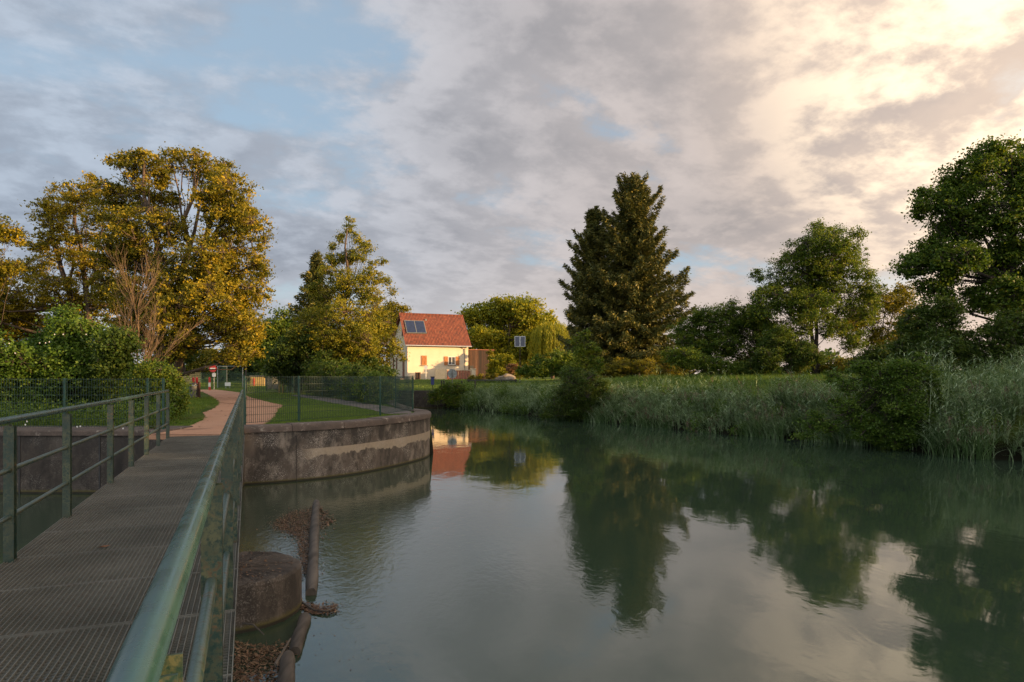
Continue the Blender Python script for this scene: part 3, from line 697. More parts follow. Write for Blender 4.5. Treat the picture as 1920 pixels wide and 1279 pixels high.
def blades(C, h, lean, wid, segs=4, mat=None, name='grass', dirs=None, tint=None, ldir=None):
    """curved tapering blades; C (n,3) roots, h (n,) heights, lean (n,) how far the tip bends over"""
    n = len(C); a = R.uniform(0, 2*math.pi, n) if ldir is None else ldir; d = np.stack([np.cos(a), np.sin(a), np.zeros(n)], -1)
    b = a+math.pi/2+R.normal(0, .7, n); sd = np.stack([np.cos(b), np.sin(b), np.zeros(n)], -1); V = []
    for i in range(segs+1):
        t = i/segs; p = C+d*(lean*t**1.9)[:, None]; p[:, 2] += h*(t-.38*np.clip(lean/h, 0, 1.2)*t**2.4)
        w_ = wid*(1-t)**.6*(.55+1.3*t*(1-t)) if i < segs else wid*0.02
        w_ = np.broadcast_to(w_, (n,))
        V.append(p-sd*w_[:, None]); V.append(p+sd*w_[:, None])
    V = np.stack(V, 1); k = 2*(segs+1)
    F = np.array([(2*i, 2*i+1, 2*i+3, 2*i+2) for i in range(segs)])[None]+(np.arange(n)*k)[:, None, None]
    return V.reshape(-1, 3), F.reshape(-1, 4), np.repeat(tint if tint is not None else R.uniform(0, 1, n), k)

# ---- left group of trees
T = tree
T('alder_tree', 'tall broad golden-lit alder with a sky gap near its top beside the sandy path', 'tree', (gx(316, 42), 42),
  px_lobes([(385, 318, 38), (428, 362, 44), (462, 425, 38), (440, 480, 52), (470, 545, 36), (405, 560, 50), (455, 612, 38), (418, 410, 36), (392, 478, 42), (445, 655, 30), (484, 500, 20), (372, 292, 18),
            (250, 318, 30), (290, 312, 28), (325, 298, 22), (215, 362, 36), (285, 372, 38), (312, 430, 38), (245, 425, 40), (335, 515, 48), (270, 490, 44), (355, 600, 50), (300, 585, 44), (325, 650, 36), (428, 618, 26), (476, 628, 18), (440, 600, 30), (225, 470, 36), (250, 550, 40), (205, 540, 34), (240, 620, 38), (285, 650, 34)], 42, 1.3),
  L_alder, 150000, .15, .40, trunk_r=.55, stems=[(2.2, .4), (-2.0, -.6), (.2, 1)], shell=.42, flat=.5, fill=1.0, spread=.95)
T('alder_tree', 'lower spreading golden tree with airy tiers at the left edge of the photo', 'tree', (gx(170, 47), 47),
  px_lobes([(132, 372, 34), (92, 398, 30), (172, 352, 24), (196, 410, 34), (122, 450, 42), (62, 505, 32), (180, 500, 38), (100, 545, 40), (20, 560, 40), (160, 580, 38), (222, 560, 36), (-30, 540, 50), (0, 615, 55), (65, 620, 42), (-60, 600, 60), (120, 640, 40)], 47, 1.3),
  L_alder, 90000, .16, .40, trunk_r=.45, stems=[(.6, 0), (2.4, .5)], shell=.42, flat=.42, tint_shift=.22, fill=1.0, spread=.95)
T('alder_tree', 'thin sparse tree whose bare twigs reach the upper left behind the golden tier', 'tree', (gx(-10, 40), 40),
  px_lobes([(25, 445, 20), (-10, 430, 30), (-40, 500, 50), (10, 500, 22)], 40), L_alder, 9000, .16, .5, trunk_r=.07, flat=.4)
def bare_tree():
    D = 33; bx, by = gx(258, D), D; bz = 1.6; B = np.array([bx, by, bz]); root = empty('bare_tree', tuple(B)); tag(root, 'leafless reddish tree with fine upright twigs in front of the golden alder', 'tree')
    S0, S1, q0, q1 = [], [], [], []
    def grow(p, d, L, r, lev):
        n = 4; q = p.copy()
        for i in range(n):
            nq = q+d*L/n; S0.append(q); S1.append(nq); q0.append(r*(1-.18*i)); q1.append(r*(1-.18*(i+1)))
            if lev < 4 and (i > 0 or lev > 0):
                for _ in range(2):
                    nd = d+R.normal(0, .34, 3)*np.array([1, 1, .6]); nd[2] += .25; nd /= np.linalg.norm(nd); grow(nq, nd, L*R.uniform(.38, .6), r*.5, lev+1)
            q = nq; d = d+R.normal(0, .07, 3); d[2] += .03; d /= np.linalg.norm(d)
    p0 = np.array([0., 0, 0])
    grow(p0, np.array([-.03, 0, 1.]), 4.9, .055, 1)
    for a in (-.35, .4, .7): grow(np.array([0, 0, 1.0]), np.array([a, R.uniform(-.3, .3), 1.])/np.linalg.norm([a, .2, 1]), 2.9, .028, 2)
    V, F = tubes_np(np.array(S0), np.array(S1), np.maximum(np.array(q0), .004), np.maximum(np.array(q1), .003), 4)
    quads_obj('trunk', V, F, M_twig, root)
M_twig = simple('reddish_twig', (.15, .10, .055), (.09, .06, .035), .85, 5)
bare_tree()
# ivy and bramble hedge behind the left fence
HG = 'shrubs behind the left fence'
T('hedge_shrub', 'tallest ivy-clad shrub with white bindweed flowers behind the left fence', 'shrub', (gx(125, 27), 27), px_lobes([(100, 655, 36), (140, 630, 34), (60, 690, 40), (120, 700, 50), (165, 690, 40), (85, 760, 45), (140, 765, 45), (120, 600, 22)], 27, 1.0), L_ivy, 42000, .105, .32, trunk_r=.08, barkm=M_bark_dark, shell=.35, flat=.8, group=HG, up=.2, asp=.75)
T('hedge_shrub', 'dark column-like ivy shrub at the end of the hedge beside the bare tree', 'shrub', (gx(225, 26), 26), px_lobes([(205, 650, 26), (228, 645, 24), (222, 690, 30), (200, 730, 34), (238, 735, 30), (215, 775, 34)], 26, 1.0), L_dark, 26000, .10, .28, trunk_r=.08, barkm=M_bark_dark, shell=.35, flat=.8, group=HG, up=.2, asp=.75)
T('hedge_shrub', 'low leafy shrub at the far left behind the fence', 'shrub', (gx(15, 25), 25), px_lobes([(20, 680, 40), (-30, 660, 45), (10, 740, 50), (50, 770, 36), (-40, 740, 50), (-90, 700, 60)], 25, 1.0), L_ivy, 30000, .10, .3, trunk_r=.07, barkm=M_bark_dark, shell=.35, flat=.8, group=HG, up=.2, asp=.75)
T('hedge_shrub', 'pale weedy bush crowding the far end of the left railing by the path', 'shrub', (gx(300, 23.5), 23.5), px_lobes([(275, 705, 26), (305, 715, 28), (270, 750, 30), (318, 755, 24), (295, 785, 22), (338, 745, 12)], 23.5, 1.0), L_green, 22000, .075, .22, trunk_r=.04, barkm=M_bark_dark, shell=.4, flat=.9, group=HG, up=.1, asp=.6)
T('bramble_bush', 'low bramble with reddish leaves in front of the left fence at the rail end', 'shrub', (-9.75, 19.0), [(-9.8, 19.0, 1.55, .32, .3, .5), (-9.62, 18.6, 1.2, .25, .28, .5)], L_green, 1400, .06, .14, trunk_r=.012, shell=.5, up=.1)
T('far_tree', 'bright green tree in the gap at the end of the sandy path', 'tree', (gx(380, 120), 120), px_lobes([(368, 690, 16), (392, 670, 16), (360, 665, 12), (404, 690, 14)], 120), L_gold, 7000, .42, 1.2, trunk_r=.3)
for i, (u, D, L, lm, lab) in enumerate([
    (440, 100, [(440, 670, 26), (462, 655, 24), (425, 690, 20), (470, 685, 24)], L_dark, 'dark tree behind the wire enclosure at the path bend'),
    (520, 92, [(505, 625, 22), (530, 600, 22), (545, 630, 26), (512, 660, 26), (540, 670, 26), (490, 665, 20)], L_green, 'green round tree between the golden alder and the tall pale one'),
    (480, 112, [(500, 640, 20), (480, 660, 25), (455, 690, 16)], L_dark, 'small dark tree behind the yellow cabin'),
    (725, 128, [(742, 590, 22), (715, 592, 22), (755, 605, 16), (700, 620, 24), (735, 620, 22)], L_gold, 'golden tree crown showing over the red roof gable'),
    (350, 95, [(335, 660, 26), (350, 640, 22), (310, 690, 26)], L_dark, 'dark tree behind the alder trunks above the trash bin')]):
    T('far_tree', lab, 'tree', (gx(u, D), D), px_lobes(L, D), lm, 11000, .36, 1.0, trunk_r=.3, barkm=M_bark_dark)
# ---- middle trees
spruce('spruce_tree', 'small dark spruce half hidden behind the tall pale deciduous tree', (gx(592, 76), 76), gz(474, 76), ([0, .3, .7, 1], [3.2, 2.9, 1.5, .2]), 150, L_spruce)
T('alder_tree', 'tall pale-topped tree in the middle, left of the white house', 'tree', (gx(650, 62), 62),
  px_lobes([(656, 430, 9), (640, 446, 9), (670, 446, 9), (688, 462, 10), (626, 462, 9), (672, 478, 15), (652, 482, 17), (622, 490, 14), (700, 496, 10), (718, 490, 6), (612, 512, 16), (692, 520, 18), (650, 530, 28), (612, 560, 27), (694, 556, 22), (722, 528, 9), (735, 545, 7), (590, 540, 12), (590, 612, 38), (655, 610, 50), (708, 612, 34), (700, 662, 38), (625, 672, 44), (575, 660, 38), (738, 655, 12), (660, 668, 40), (656, 414, 6), (742, 640, 8), (750, 660, 7), (757, 672, 5)], 62, 1.2),
  L_pale, 84000, .16, .40, trunk_r=.35, shell=.45, flat=.6, tint_shift=.12)
T('bushy_tree', 'dark bushy tree standing against the green fence below the pale tree', 'tree', (gx(560, 58), 58), px_lobes([(545, 660, 32), (575, 640, 30), (565, 690, 30), (525, 690, 24), (600, 690, 26), (640, 700, 24), (690, 700, 26), (655, 705, 18), (620, 705, 18), (725, 700, 16)], 58), L_dark, 30000, .19, .5, trunk_r=.2, barkm=M_bark_dark, shell=.4)
for i, (x, y, h_, lab) in enumerate([(-7.6, 37.6, 1.5, 'dark hedge shrub closest to the canal, behind the service path fence'), (-9.1, 41.2, 1.9, 'second hedge shrub from the canal behind the service path fence'), (-10.8, 44.8, 2.1, 'middle hedge shrub behind the service path fence'), (-12.6, 48.2, 2.3, 'fourth hedge shrub from the canal behind the service path fence'), (-14.4, 51.8, 2.5, 'farthest hedge shrub behind the service path fence')]):
    T('hedge_shrub', lab, 'shrub', (x, y), [(x, y, 1.65+h_*.35, 1.1, 1.3, h_*.45), (x+.5, y-.9, 1.65+h_*.55, .9, 1.0, h_*.45), (x-.4, y+.9, 1.65+h_*.6, .9, 1.1, h_*.45), (x, y, 1.65+h_*.75, .8, 1.0, h_*.35)], L_dark if i % 2 else L_green, 7500, .13, .32, trunk_r=.04, barkm=M_bark_dark, shell=.45, up=.1, group='hedge behind the service path fence')
T('walnut_tree', 'wide sunlit yellow-green tree crown behind the house and shed', 'tree', (gx(955, 132), 132),
  px_lobes([(898, 600, 30), (930, 582, 24), (962, 578, 22), (992, 588, 26), (1014, 612, 24), (958, 625, 42), (892, 640, 30), (1000, 650, 34), (930, 665, 34), (975, 680, 30)], 132, 1.0), L_walnut, 42000, .50, 1.25, trunk_r=.6, shell=.42)
def willow():
    D = 124; bx, by = gx(1036, D), D; bz = float(ground_z(np.array([bx]), np.array([by]))[0]); B = np.array([bx, by, bz]); root = empty('willow_tree', tuple(B)); tag(root, 'weeping willow with hanging strands left of the tall spruce', 'tree')
    n = 620; a = R.uniform(0, 6.28, n); r = 3.9*np.sqrt(R.uniform(0, 1, n)); ztop = gz(605, D)-bz; C = np.stack([r*np.cos(a), r*np.sin(a), ztop-.14*r**2+R.normal(0, .3, n)], -1)
    L = R.uniform(2.5, 6.5, n); L = np.minimum(L, C[:, 2]-.4); m = 34; t = np.tile(np.linspace(0, 1, m), n); CC = np.repeat(C, m, 0); CC[:, 2] -= t*np.repeat(L, m)
    out_ = np.repeat(C[:, :2]/(r[:, None]+.1), m, 0); CC[:, :2] += out_*(t**.5)[:, None]*.7+R.normal(0, .07, (n*m, 2))
    V, F, A = leaf_quads(CC, .34, 0, .3, np.clip(np.repeat(R.normal(.5, .25, n), m), 0, 1), droop=.8)
    quads_obj('crown', V, F, L_walnut, root, A)
    k = 26; aa = R.uniform(0, 6.28, k); e = np.stack([2.3*np.cos(aa), 2.3*np.sin(aa), np.full(k, ztop-1.2)], -1); s = np.stack([.1*np.cos(aa), .1*np.sin(aa), np.full(k, ztop*.45)], -1)
    S0 = np.concatenate([[[0, 0, 0]], s]); S1 = np.concatenate([[[0, 0, ztop*.5]], e]); V, F = tubes_np(S0, S1, np.array([.35]+[.12]*k), np.array([.25]+[.04]*k), 7); quads_obj('trunk', V, F, M_bark, root)
willow()
# ---- the tall spruces
D = 88
spruce('spruce_tree', 'tallest spruce, its pointed top above everything on the far bank', (gx(1188, D), D), gz(330, D), ([0, .12, .35, .6, .8, .93, 1], [6.3, 6.8, 6.3, 4.7, 3.3, 1.7, .3]), 330, L_spruce, dens=1.25)
D = 90
spruce('spruce_tree', 'darker shorter spruce joined to the left side of the tallest spruce', (gx(1112, D), D), gz(392, D), ([0, .15, .45, .7, .9, 1], [4.6, 4.9, 4.2, 2.9, 1.3, .2]), 230, L_spruce, dens=1.3)
# ---- right bank trees
T('hawthorn_tree', 'round-crowned dark tree standing alone on the right bank with glow at its foot', 'tree', (gx(1530, 57), 57),
  px_lobes([(1540, 452, 30), (1500, 470, 28), (1582, 462, 32), (1468, 512, 32), (1535, 520, 48), (1598, 510, 30), (1446, 556, 24), (1515, 575, 40), (1598, 565, 32), (1436, 590, 26), (1425, 560, 18), (1560, 440, 16), (1612, 480, 16), (1500, 610, 28), (1545, 560, 44), (1480, 560, 34), (1575, 610, 26), (1455, 620, 24), (1540, 490, 46), (1470, 650, 22), (1420, 520, 12), (1630, 540, 18), (1625, 590, 22), (1450, 640, 30), (1500, 660, 24), (1600, 640, 24), (1420, 600, 24), (1560, 620, 20)], 57, 1.1),
  L_green, 90000, .14, .42, trunk_r=.28, barkm=M_bark_dark, shell=.45, flat=.6, stems=[(-.5, 0), (.6, .4)], tint_shift=.1)
T('sapling_tree', 'thin golden sapling cluster between the round tree and the big dark tree', 'tree', (gx(1650, 60), 60),
  px_lobes([(1640, 565, 30), (1685, 570, 30), (1622, 610, 36), (1690, 620, 32), (1650, 645, 30), (1600, 600, 24), (1715, 600, 24), (1700, 545, 16)], 60, 1.0), L_gold, 17000, .17, .5, trunk_r=.12, barkm=M_bark_dark, shell=.55, stems=[(-1.2, 0), (.2, .2), (1.3, 0)])
T('walnut_tree', 'big dark leafy tree reaching out of the frame at the right edge', 'tree', (gx(1898, 42), 42),
  px_lobes([(1852, 296, 32), (1805, 332, 34), (1895, 322, 42), (1752, 388, 34), (1820, 395, 46), (1900, 410, 52), (1742, 478, 30), (1712, 496, 22), (1790, 490, 42), (1868, 500, 48), (1762, 545, 30), (1925, 540, 46), (1960, 380, 64), (1724, 388, 14), (1980, 490, 64), (1930, 300, 36), (2020, 420, 60), (1836, 560, 30), (1800, 440, 40), (1880, 560, 36), (1700, 500, 12), (1780, 345, 16)], 42, 1.1),
  L_green, 95000, .17, .48, trunk_r=.5, barkm=M_bark_dark, shell=.42, flat=.55, asp=.6, tint_shift=-.12)
SG = 'shrubs along the far bank'
for (u, D, L, lm, n, lab) in [
    (1330, 60, [(1285, 622, 28), (1325, 604, 30), (1368, 594, 32), (1410, 590, 26), (1340, 645, 38), (1300, 662, 32), (1385, 640, 38)], L_green, 44000, 'dark spiky shrub just right of the tall spruce'),
    (1430, 60, [(1412, 606, 28), (1450, 630, 34), (1430, 665, 28), (1480, 655, 26), (1400, 680, 24), (1510, 672, 20)], L_gold, 26000, 'sunlit olive shrub at the left foot of the round-crowned tree'),
    (1600, 56, [(1590, 690, 20), (1560, 688, 18), (1630, 680, 22), (1660, 672, 22)], L_gold, 9000, 'low glowing shrub right under the round-crowned tree'),
    (1740, 40, [(1722, 610, 34), (1768, 590, 32), (1750, 650, 36), (1700, 655, 28), (1800, 640, 30)], L_dark, 22000, 'dark shrub under the left branches of the big dark tree'),
    (1860, 38.5, [(1860, 625, 26), (1910, 600, 26), (1830, 670, 26), (1870, 660, 30), (1915, 640, 34), (1950, 670, 34), (1890, 610, 26), (2000, 640, 40)], L_dark, 20000, 'dark shrub round the trunk foot of the big dark tree'),
    (1480, 54, [(1440, 672, 22), (1475, 660, 24), (1510, 668, 22), (1455, 640, 22), (1490, 690, 18), (1420, 690, 20)], L_dark, 20000, 'dark undergrowth left of the trunk of the round-crowned tree'),
    (1640, 50, [(1612, 682, 18), (1645, 668, 24), (1680, 660, 24), (1660, 690, 20), (1700, 685, 18), (1600, 700, 14)], L_dark, 18000, 'dark undergrowth right of the trunk of the round-crowned tree'),
    (1290, 56, [(1262, 668, 18), (1290, 672, 20), (1325, 682, 18), (1360, 690, 18), (1390, 694, 16)], L_green, 12000, 'mid green undergrowth between the tallest spruce and the dark spiky shrub'),
    (1820, 44, [(1770, 680, 22), (1810, 672, 24), (1850, 690, 22), (1745, 690, 20), (1900, 690, 22)], L_dark, 16000, 'dark low undergrowth before the trunk of the big dark tree'),
    (1180, 80, [(1130, 700, 18), (1160, 690, 22), (1210, 690, 22), (1250, 684, 24), (1285, 690, 20)], L_gold, 11000, 'low golden scrub at the foot of the tallest spruce'),
    (1060, 72, [(1010, 690, 20), (1045, 680, 24), (1080, 692, 20), (985, 698, 14)], L_green, 12000, 'green scrub between the willow and the spruces')]:
    T('shrub', lab, 'shrub', (gx(u, D), D), px_lobes(L, D, 1.0), lm, n, .14 if D < 65 else .2, .4, trunk_r=.06, barkm=M_bark_dark, shell=.5, group=SG, stems=[(-.7, 0), (.1, .3), (.8, 0)], up=.25)
T('bank_sapling', 'fresh light green sapling rising from the dark bush at the water', 'tree', (gx(1098, 50), 50), px_lobes([(1098, 628, 10), (1090, 650, 16), (1108, 655, 14), (1095, 680, 22), (1120, 685, 14), (1072, 690, 12)], 50), L_green, 5200, .15, .30, trunk_r=.05, barkm=M_bark_dark, up=.4, tint_shift=.25, asp=.6)
T('bank_bush', 'dark round bush overhanging the water below the light green sapling', 'shrub', (gx(1085, 48.2), 48.2), px_lobes([(1085, 720, 30), (1055, 742, 22), (1108, 748, 22), (1075, 768, 18), (1035, 768, 14), (1125, 722, 14), (1140, 755, 14), (1020, 778, 9), (1100, 775, 14), (1065, 705, 14), (1155, 775, 9)], 47.4), L_dark, 24000, .105, .3, trunk_r=.05, barkm=M_bark_dark, shell=.4, up=.3)
T('bank_bush', 'large dark elder bush among the reeds on the right bank', 'shrub', (gx(1690, 30.4), 30.4), px_lobes([(1530, 790, 16), (1610, 690, 12), (1720, 680, 16), (1800, 760, 14), (1800, 820, 16), (1505, 815, 10), (1640, 708, 24), (1690, 700, 26), (1735, 715, 24), (1690, 745, 34), (1745, 750, 30), (1640, 755, 30), (1590, 765, 22), (1710, 790, 36), (1775, 785, 28), (1620, 800, 26), (1670, 820, 26), (1560, 800, 16), (1760, 815, 24), (1590, 722, 16), (1560, 705, 12)], 29.4), L_ivy, 42000, .095, .30, trunk_r=.07, barkm=M_bark_dark, shell=.4, up=.35, asp=.6)
T('bank_bush', 'low leafy green bush beside the stone wall at the far end of the canal', 'shrub', (gx(850, 66), 66), px_lobes([(815, 745, 12), (832, 735, 14), (850, 748, 14), (860, 728, 12)], 64.5), L_green, 9000, .13, .35, trunk_r=.03, up=.3)
# trees outside the frame on the right that shade the bridge and the water
G0 = T('riverside_tree', 'broad riverside tree beyond the right edge of the photo', 'tree', (38, 24), [(38, 24, 9, 4.2, 4.5, 4.0), (37, 27, 7, 3.5, 3.5, 3.0), (39, 21, 7, 3.6, 3.6, 3.0), (38, 24, 5, 4.2, 5, 3)], L_green, 9000, .62, 1.2, trunk_r=.4, group='trees outside the frame', shell=.6)
for (x, y, s, rz) in [(43, 14, 1.05, 1), (41, 33, .9, 2), (46, 5, 1.1, 3), (50, -6, 1.15, 4), (56, -18, 1.2, 5), (48, 24, 1.0, 2.6), (60, -32, 1.2, .5)]:
    c = copy_tree(G0); c.location = (x, y, 2.4); c.rotation_euler = (0, 0, rz); c.scale = (s, s, s)

# far wood closing the horizon
n = 26000; u = R.uniform(-260, 2200, n); Dd = R.uniform(205, 240, n); hh = 5.2+2.0*np.sin(u*.013)+1.4*np.sin(u*.041+1)+.9*np.sin(u*.11); C = np.stack([(u-960)/FPX*Dd, Dd, 2.2+hh*R.uniform(0, 1, n)**.7], -1)
V, F, A = leaf_quads(C, 1.5, .2, .7, np.clip(R.normal(.4, .2, n), 0, 1)); tag(quads_obj('distant_wood', V, F, L_dark, attr=A), 'low dark line of far woodland along the horizon', 'woodland', kind='stuff')

# ---- reeds, plumes, grass
def along_bank(n, t0, t1, Ylo, Yhi):
    P = BANKS; m = (P[:, 1] > Ylo-3) & (P[:, 1] < Yhi+3); P = P[m]; seg = np.linalg.norm(np.diff(P, axis=0), axis=1); cs = np.concatenate([[0], np.cumsum(seg)])
    s = R.uniform(0, cs[-1], n); q = np.stack([np.interp(s, cs, P[:, k]) for k in (0, 1)], -1)
    i = np.clip(np.searchsorted(cs, s)-1, 0, len(P)-2); T_ = (P[i+1]-P[i])/seg[i][:, None]; N = np.stack([T_[:, 1], -T_[:, 0]], -1)
    t = R.uniform(t0, t1, n); q = q+N*t[:, None]; return q, t, N
def clumpy(q, sc_=.8, thr=0.0):
    return np.sin(q[:, 0]*sc_*2.1+q[:, 1]*1.3)*np.sin(q[:, 1]*sc_*1.7-q[:, 0]*.9)+.5*np.sin(q[:, 0]*4.1+1)*np.sin(q[:, 1]*3.3) > thr
def reed_patch(n, t0, t1, Ylo, Yhi, h0, h1, wid, thr=-2, name='reeds', plume=.0):
    q, t, N = along_bank(n, t0, t1, Ylo, Yhi); k = clumpy(q, .8, thr); q, t, N = q[k], t[k], N[k]
    z = ground_z(q[:, 0], q[:, 1])-.05; z = np.maximum(z, -.1); C = np.stack([q[:, 0], q[:, 1], z], -1)
    hs = np.clip(.72+.34*np.sin(q[:, 0]*.9+q[:, 1]*.6)*np.sin(q[:, 1]*.45)+.28*np.sin(q[:, 0]*2.3-q[:, 1]*1.4)*np.sin(q[:, 1]*1.9+.5), .3, 1.3); h = R.uniform(h0, h1, len(q))*hs
    toward = np.arctan2(-N[:, 1], -N[:, 0]); ld = toward+R.normal(0, .9, len(q)); lean = h*R.uniform(.25, 1.0, len(q))
    ct = .45+.3*np.sin(q[:, 0]*1.9+q[:, 1]*1.1)+.15*np.sin(q[:, 1]*3.7)
    return blades(C, h, lean, wid*R.uniform(.6, 1.3, len(q)), 5, ldir=ld, tint=np.clip(ct+R.choice([-.3, .0, .45], len(q), p=[.4, .4, .2])+R.normal(0, .12, len(q)), 0, 1)), (C, h, ld, lean)
def merge(L):
    b = 0; Vs, Fs, As = [], [], []
    for v_, f_, a_ in L: Vs.append(v_); Fs.append(f_+b); As.append(a_); b += len(v_)
    return np.concatenate(Vs), np.concatenate(Fs), np.concatenate(As)
a1, i1 = reed_patch(15000, -.3, 3.2, 14, 34, .7, 2.0, .024, -.25)
a2, i2 = reed_patch(15000, -.25, 3.6, 32, 48, .5, 1.45, .028, -.25)
a3, i3 = reed_patch(11000, 0, 7, 46, 66, .5, 1.3, .03)
a4, i4 = reed_patch(7000, 3, 9, 14, 50, .5, 1.2, .022, .35)
V, F, A = merge([a1, a2, a3, a4]); tag(quads_obj('reeds', V, F, L_reed, attr=A), 'arching grey-green reeds along the right bank of the canal', 'reeds', kind='stuff')
# leafy reed tufts: big arching blades fanning from stems (the tall patch on the right)
pts = []
for (nn, t0_, t1_, ya_, yb_, ha_, hb_) in ((1500, .0, 3.0, 22, 34, .7, 1.5), (1800, -.1, 3.2, 33, 48, .5, 1.2), (350, 3.5, 9, 25, 46, .6, 1.2), (900, 0, 6, 46, 62, .5, 1.1)):
    q_, t_, N_ = along_bank(nn, t0_, t1_, ya_, yb_); zz_ = np.maximum(ground_z(q_[:, 0], q_[:, 1]), -.05); kk_ = clumpy(q_, .6, -.5)
    pts += [(a_, b_, c_, R.uniform(ha_, hb_)*(1+.4*math.sin(a_*1.7-b_*1.1)*math.sin(b_*.8))) for (a_, b_), c_, k_ in zip(q_, zz_, kk_) if k_]
for _ in range(1100):
    u0 = R.uniform(1600, 1960); Yq = R.uniform(27, 34); x = gx(u0, Yq)
    if seg_dist(np.array([x]), np.array([Yq]), BANKS, False)[0] < .2 or inside(np.array([x]), np.array([Yq]), water_poly)[0]: continue
    z = float(ground_z(np.array([x]), np.array([Yq]))[0]); hst = R.uniform(1.2, 2.6)*(1.25 if 1660 < u0 < 1780 else .8); pts.append((x, Yq, z, hst))
Cs, hs, ln, ld = [], [], [], []
for x, y, z, h in pts:
    dlean = R.normal(0, .25); 
    for k in range(12):
        t = .25+.75*k/11; Cs.append((x+dlean*t, y, z+h*t)); hs.append(R.uniform(.12, .4)); ln.append(R.uniform(.3, .65)); ld.append(R.choice([math.pi+.4, math.pi+.4, -.2])+R.normal(0, .6))
b1 = blades(np.array(Cs), np.array(hs), np.array(ln), .021, 4, ldir=np.array(ld), tint=np.clip(R.normal(.62, .3, len(Cs)), 0, 1))
stc = np.array([(x, y, z) for x, y, z, h in pts]); b2 = blades(stc, np.array([p[3] for p in pts])*1.05, np.full(len(pts), .25), .010, 5)
V, F, A = merge([b1, b2]); tag(quads_obj('tall_reeds', V, F, L_reed, attr=A), 'leafy arching reed stems, tallest above the elder bush on the right bank', 'reeds', kind='stuff')
# dark leafy herbs that break up the reeds
q_, t_, N_ = along_bank(900, -.2, 6.5, 22, 64); kk = ~clumpy(q_, .6, -.35); q_ = q_[kk]; zz_ = np.maximum(ground_z(q_[:, 0], q_[:, 1]), 0); hh_ = R.uniform(.3, 1.1, len(q_))
k = R.integers(0, len(q_), 46000); C = np.stack([q_[k, 0], q_[k, 1], zz_[k]+hh_[k]*R.uniform(.1, 1, 46000)], -1)+R.normal(0, .22, (46000, 3))*np.array([1, 1, .5]); C[:, 2] = np.maximum(C[:, 2], .05)
V, F, A = leaf_quads(C, .105, .3, .6, np.clip(R.normal(.4, .25, len(q_))[k]+R.normal(0, .12, 46000), 0, 1)); tag(quads_obj('bank_herbs', V, F, L_ivy, attr=A), 'dark green leafy herbs growing in gaps between the reeds', 'plants', kind='stuff')
# plumes
Cs = []; 
for C, h, ld_, lean in (i1, i2, i4):
    k = R.uniform(size=len(C)) < .05; c = C[k].copy(); c[:, 2] += h[k]*.86; Cs.append(c)
C = np.concatenate(Cs); m = 16; CC = np.repeat(C, m, 0)+R.normal(0, 1, (len(C)*m, 3))*np.array([.05, .05, .10]); V, F, A = leaf_quads(CC, .13, 0, .22, droop=.5)
tag(quads_obj('reed_plumes', V, F, L_plume, attr=A), 'brownish purple seed plumes above the reeds', 'reeds', kind='stuff')
# grasses
def grass(n, fx, fy, hmin, hmax, wid, test=None, segs=3, lean=.6):
    x = R.uniform(*fx, n); y = R.uniform(*fy, n); ok = ~inside(x, y, water_poly)
    if test is not None: ok &= test(x, y)
    x, y = x[ok], y[ok]; z = ground_z(x, y); ok = z > .2; x, y, z = x[ok], y[ok], z[ok]
    h = R.uniform(hmin, hmax, len(x)); return blades(np.stack([x, y, z-.01], -1), h, h*R.uniform(.2, lean, len(x)), wid, segs, tint=np.clip(.45+.2*np.sin(x*1.3)*np.sin(y*.9)+R.normal(0, .2, len(x)), 0, 1))
pathpoly = np.array([tuple(p) for p in smooth_poly(PL)]+[tuple(p) for p in smooth_poly(PR)[::-1]])
srv = np.array([(-3.95, 27.0), (-4.6, 30.0), (-7.6, 36.5), (-11.9, 45.5), (-16.5, 54), (-17.3, 53), (-13.6, 45.5), (-9.6, 37.0), (-6.2, 30.0), (-4.9, 26.6)])
off = lambda x, y: (~inside(x, y, pathpoly) | (seg_dist(x, y, pathpoly) < np.abs(R.normal(0, .07, x.shape)))) & ~inside(x, y, srv) & (seg_dist(x, y, PIERS, False) > .62) & ~((y < 20.05) & (x < -9.3)) & ~((y < 20.25) & (x < -6.7))
g1_ = grass(60000, (-11, -3.6), (19.8, 36), .03, .08, .006, off)
g2_ = grass(52000, (-22, -5), (34, 62), .04, .10, .011, off)
g3_ = grass(36000, (-20, -8.8), (19.6, 44), .05, .16, .008, lambda x, y: off(x, y) & (x < np.interp(y, [18, 28, 44], [-9.5, -12.8, -19])))
V, F, A = merge([g1_, g2_, g3_]); tag(quads_obj('lawn_grass', V, F, L_grass, attr=A), 'short green lawn beside the sandy path and behind the headland fence', 'grass', kind='stuff')
g4_ = grass(52000, (2, 34), (30, 62), .15, .5, .014, lambda x, y: seg_dist(x, y, BANKS, False) > 3)
g5_ = grass(16000, (-14, 6), (67.8, 104), .06, .2, .02)
g6_ = grass(9000, (-46, -14), (60, 92), .06, .2, .02, off)
V, F, A = merge([g4_, g5_, g6_]); tag(quads_obj('meadow_grass', V, F, L_grass, attr=A), 'rough meadow grass behind the reeds and before the house', 'grass', kind='stuff')
n = 900; x = R.uniform(-24, -6, n); y = R.uniform(18, 56, n); k = inside(x, y, pathpoly) | (seg_dist(x, y, pathpoly) < 1.2); k &= ~inside(x, y, water_poly) & (y > 17.5) & (x < -7.9+.0*y); x, y = x[k], y[k]
V, F, A = leaf_quads(np.stack([x, y, np.full(len(x), 1.685)], -1), .075, 3.0, .7); tag(quads_obj('fallen_leaves', V, F, M_debris, attr=A), 'brown fallen leaves scattered on the sandy path and its verges', 'leaves', kind='stuff')
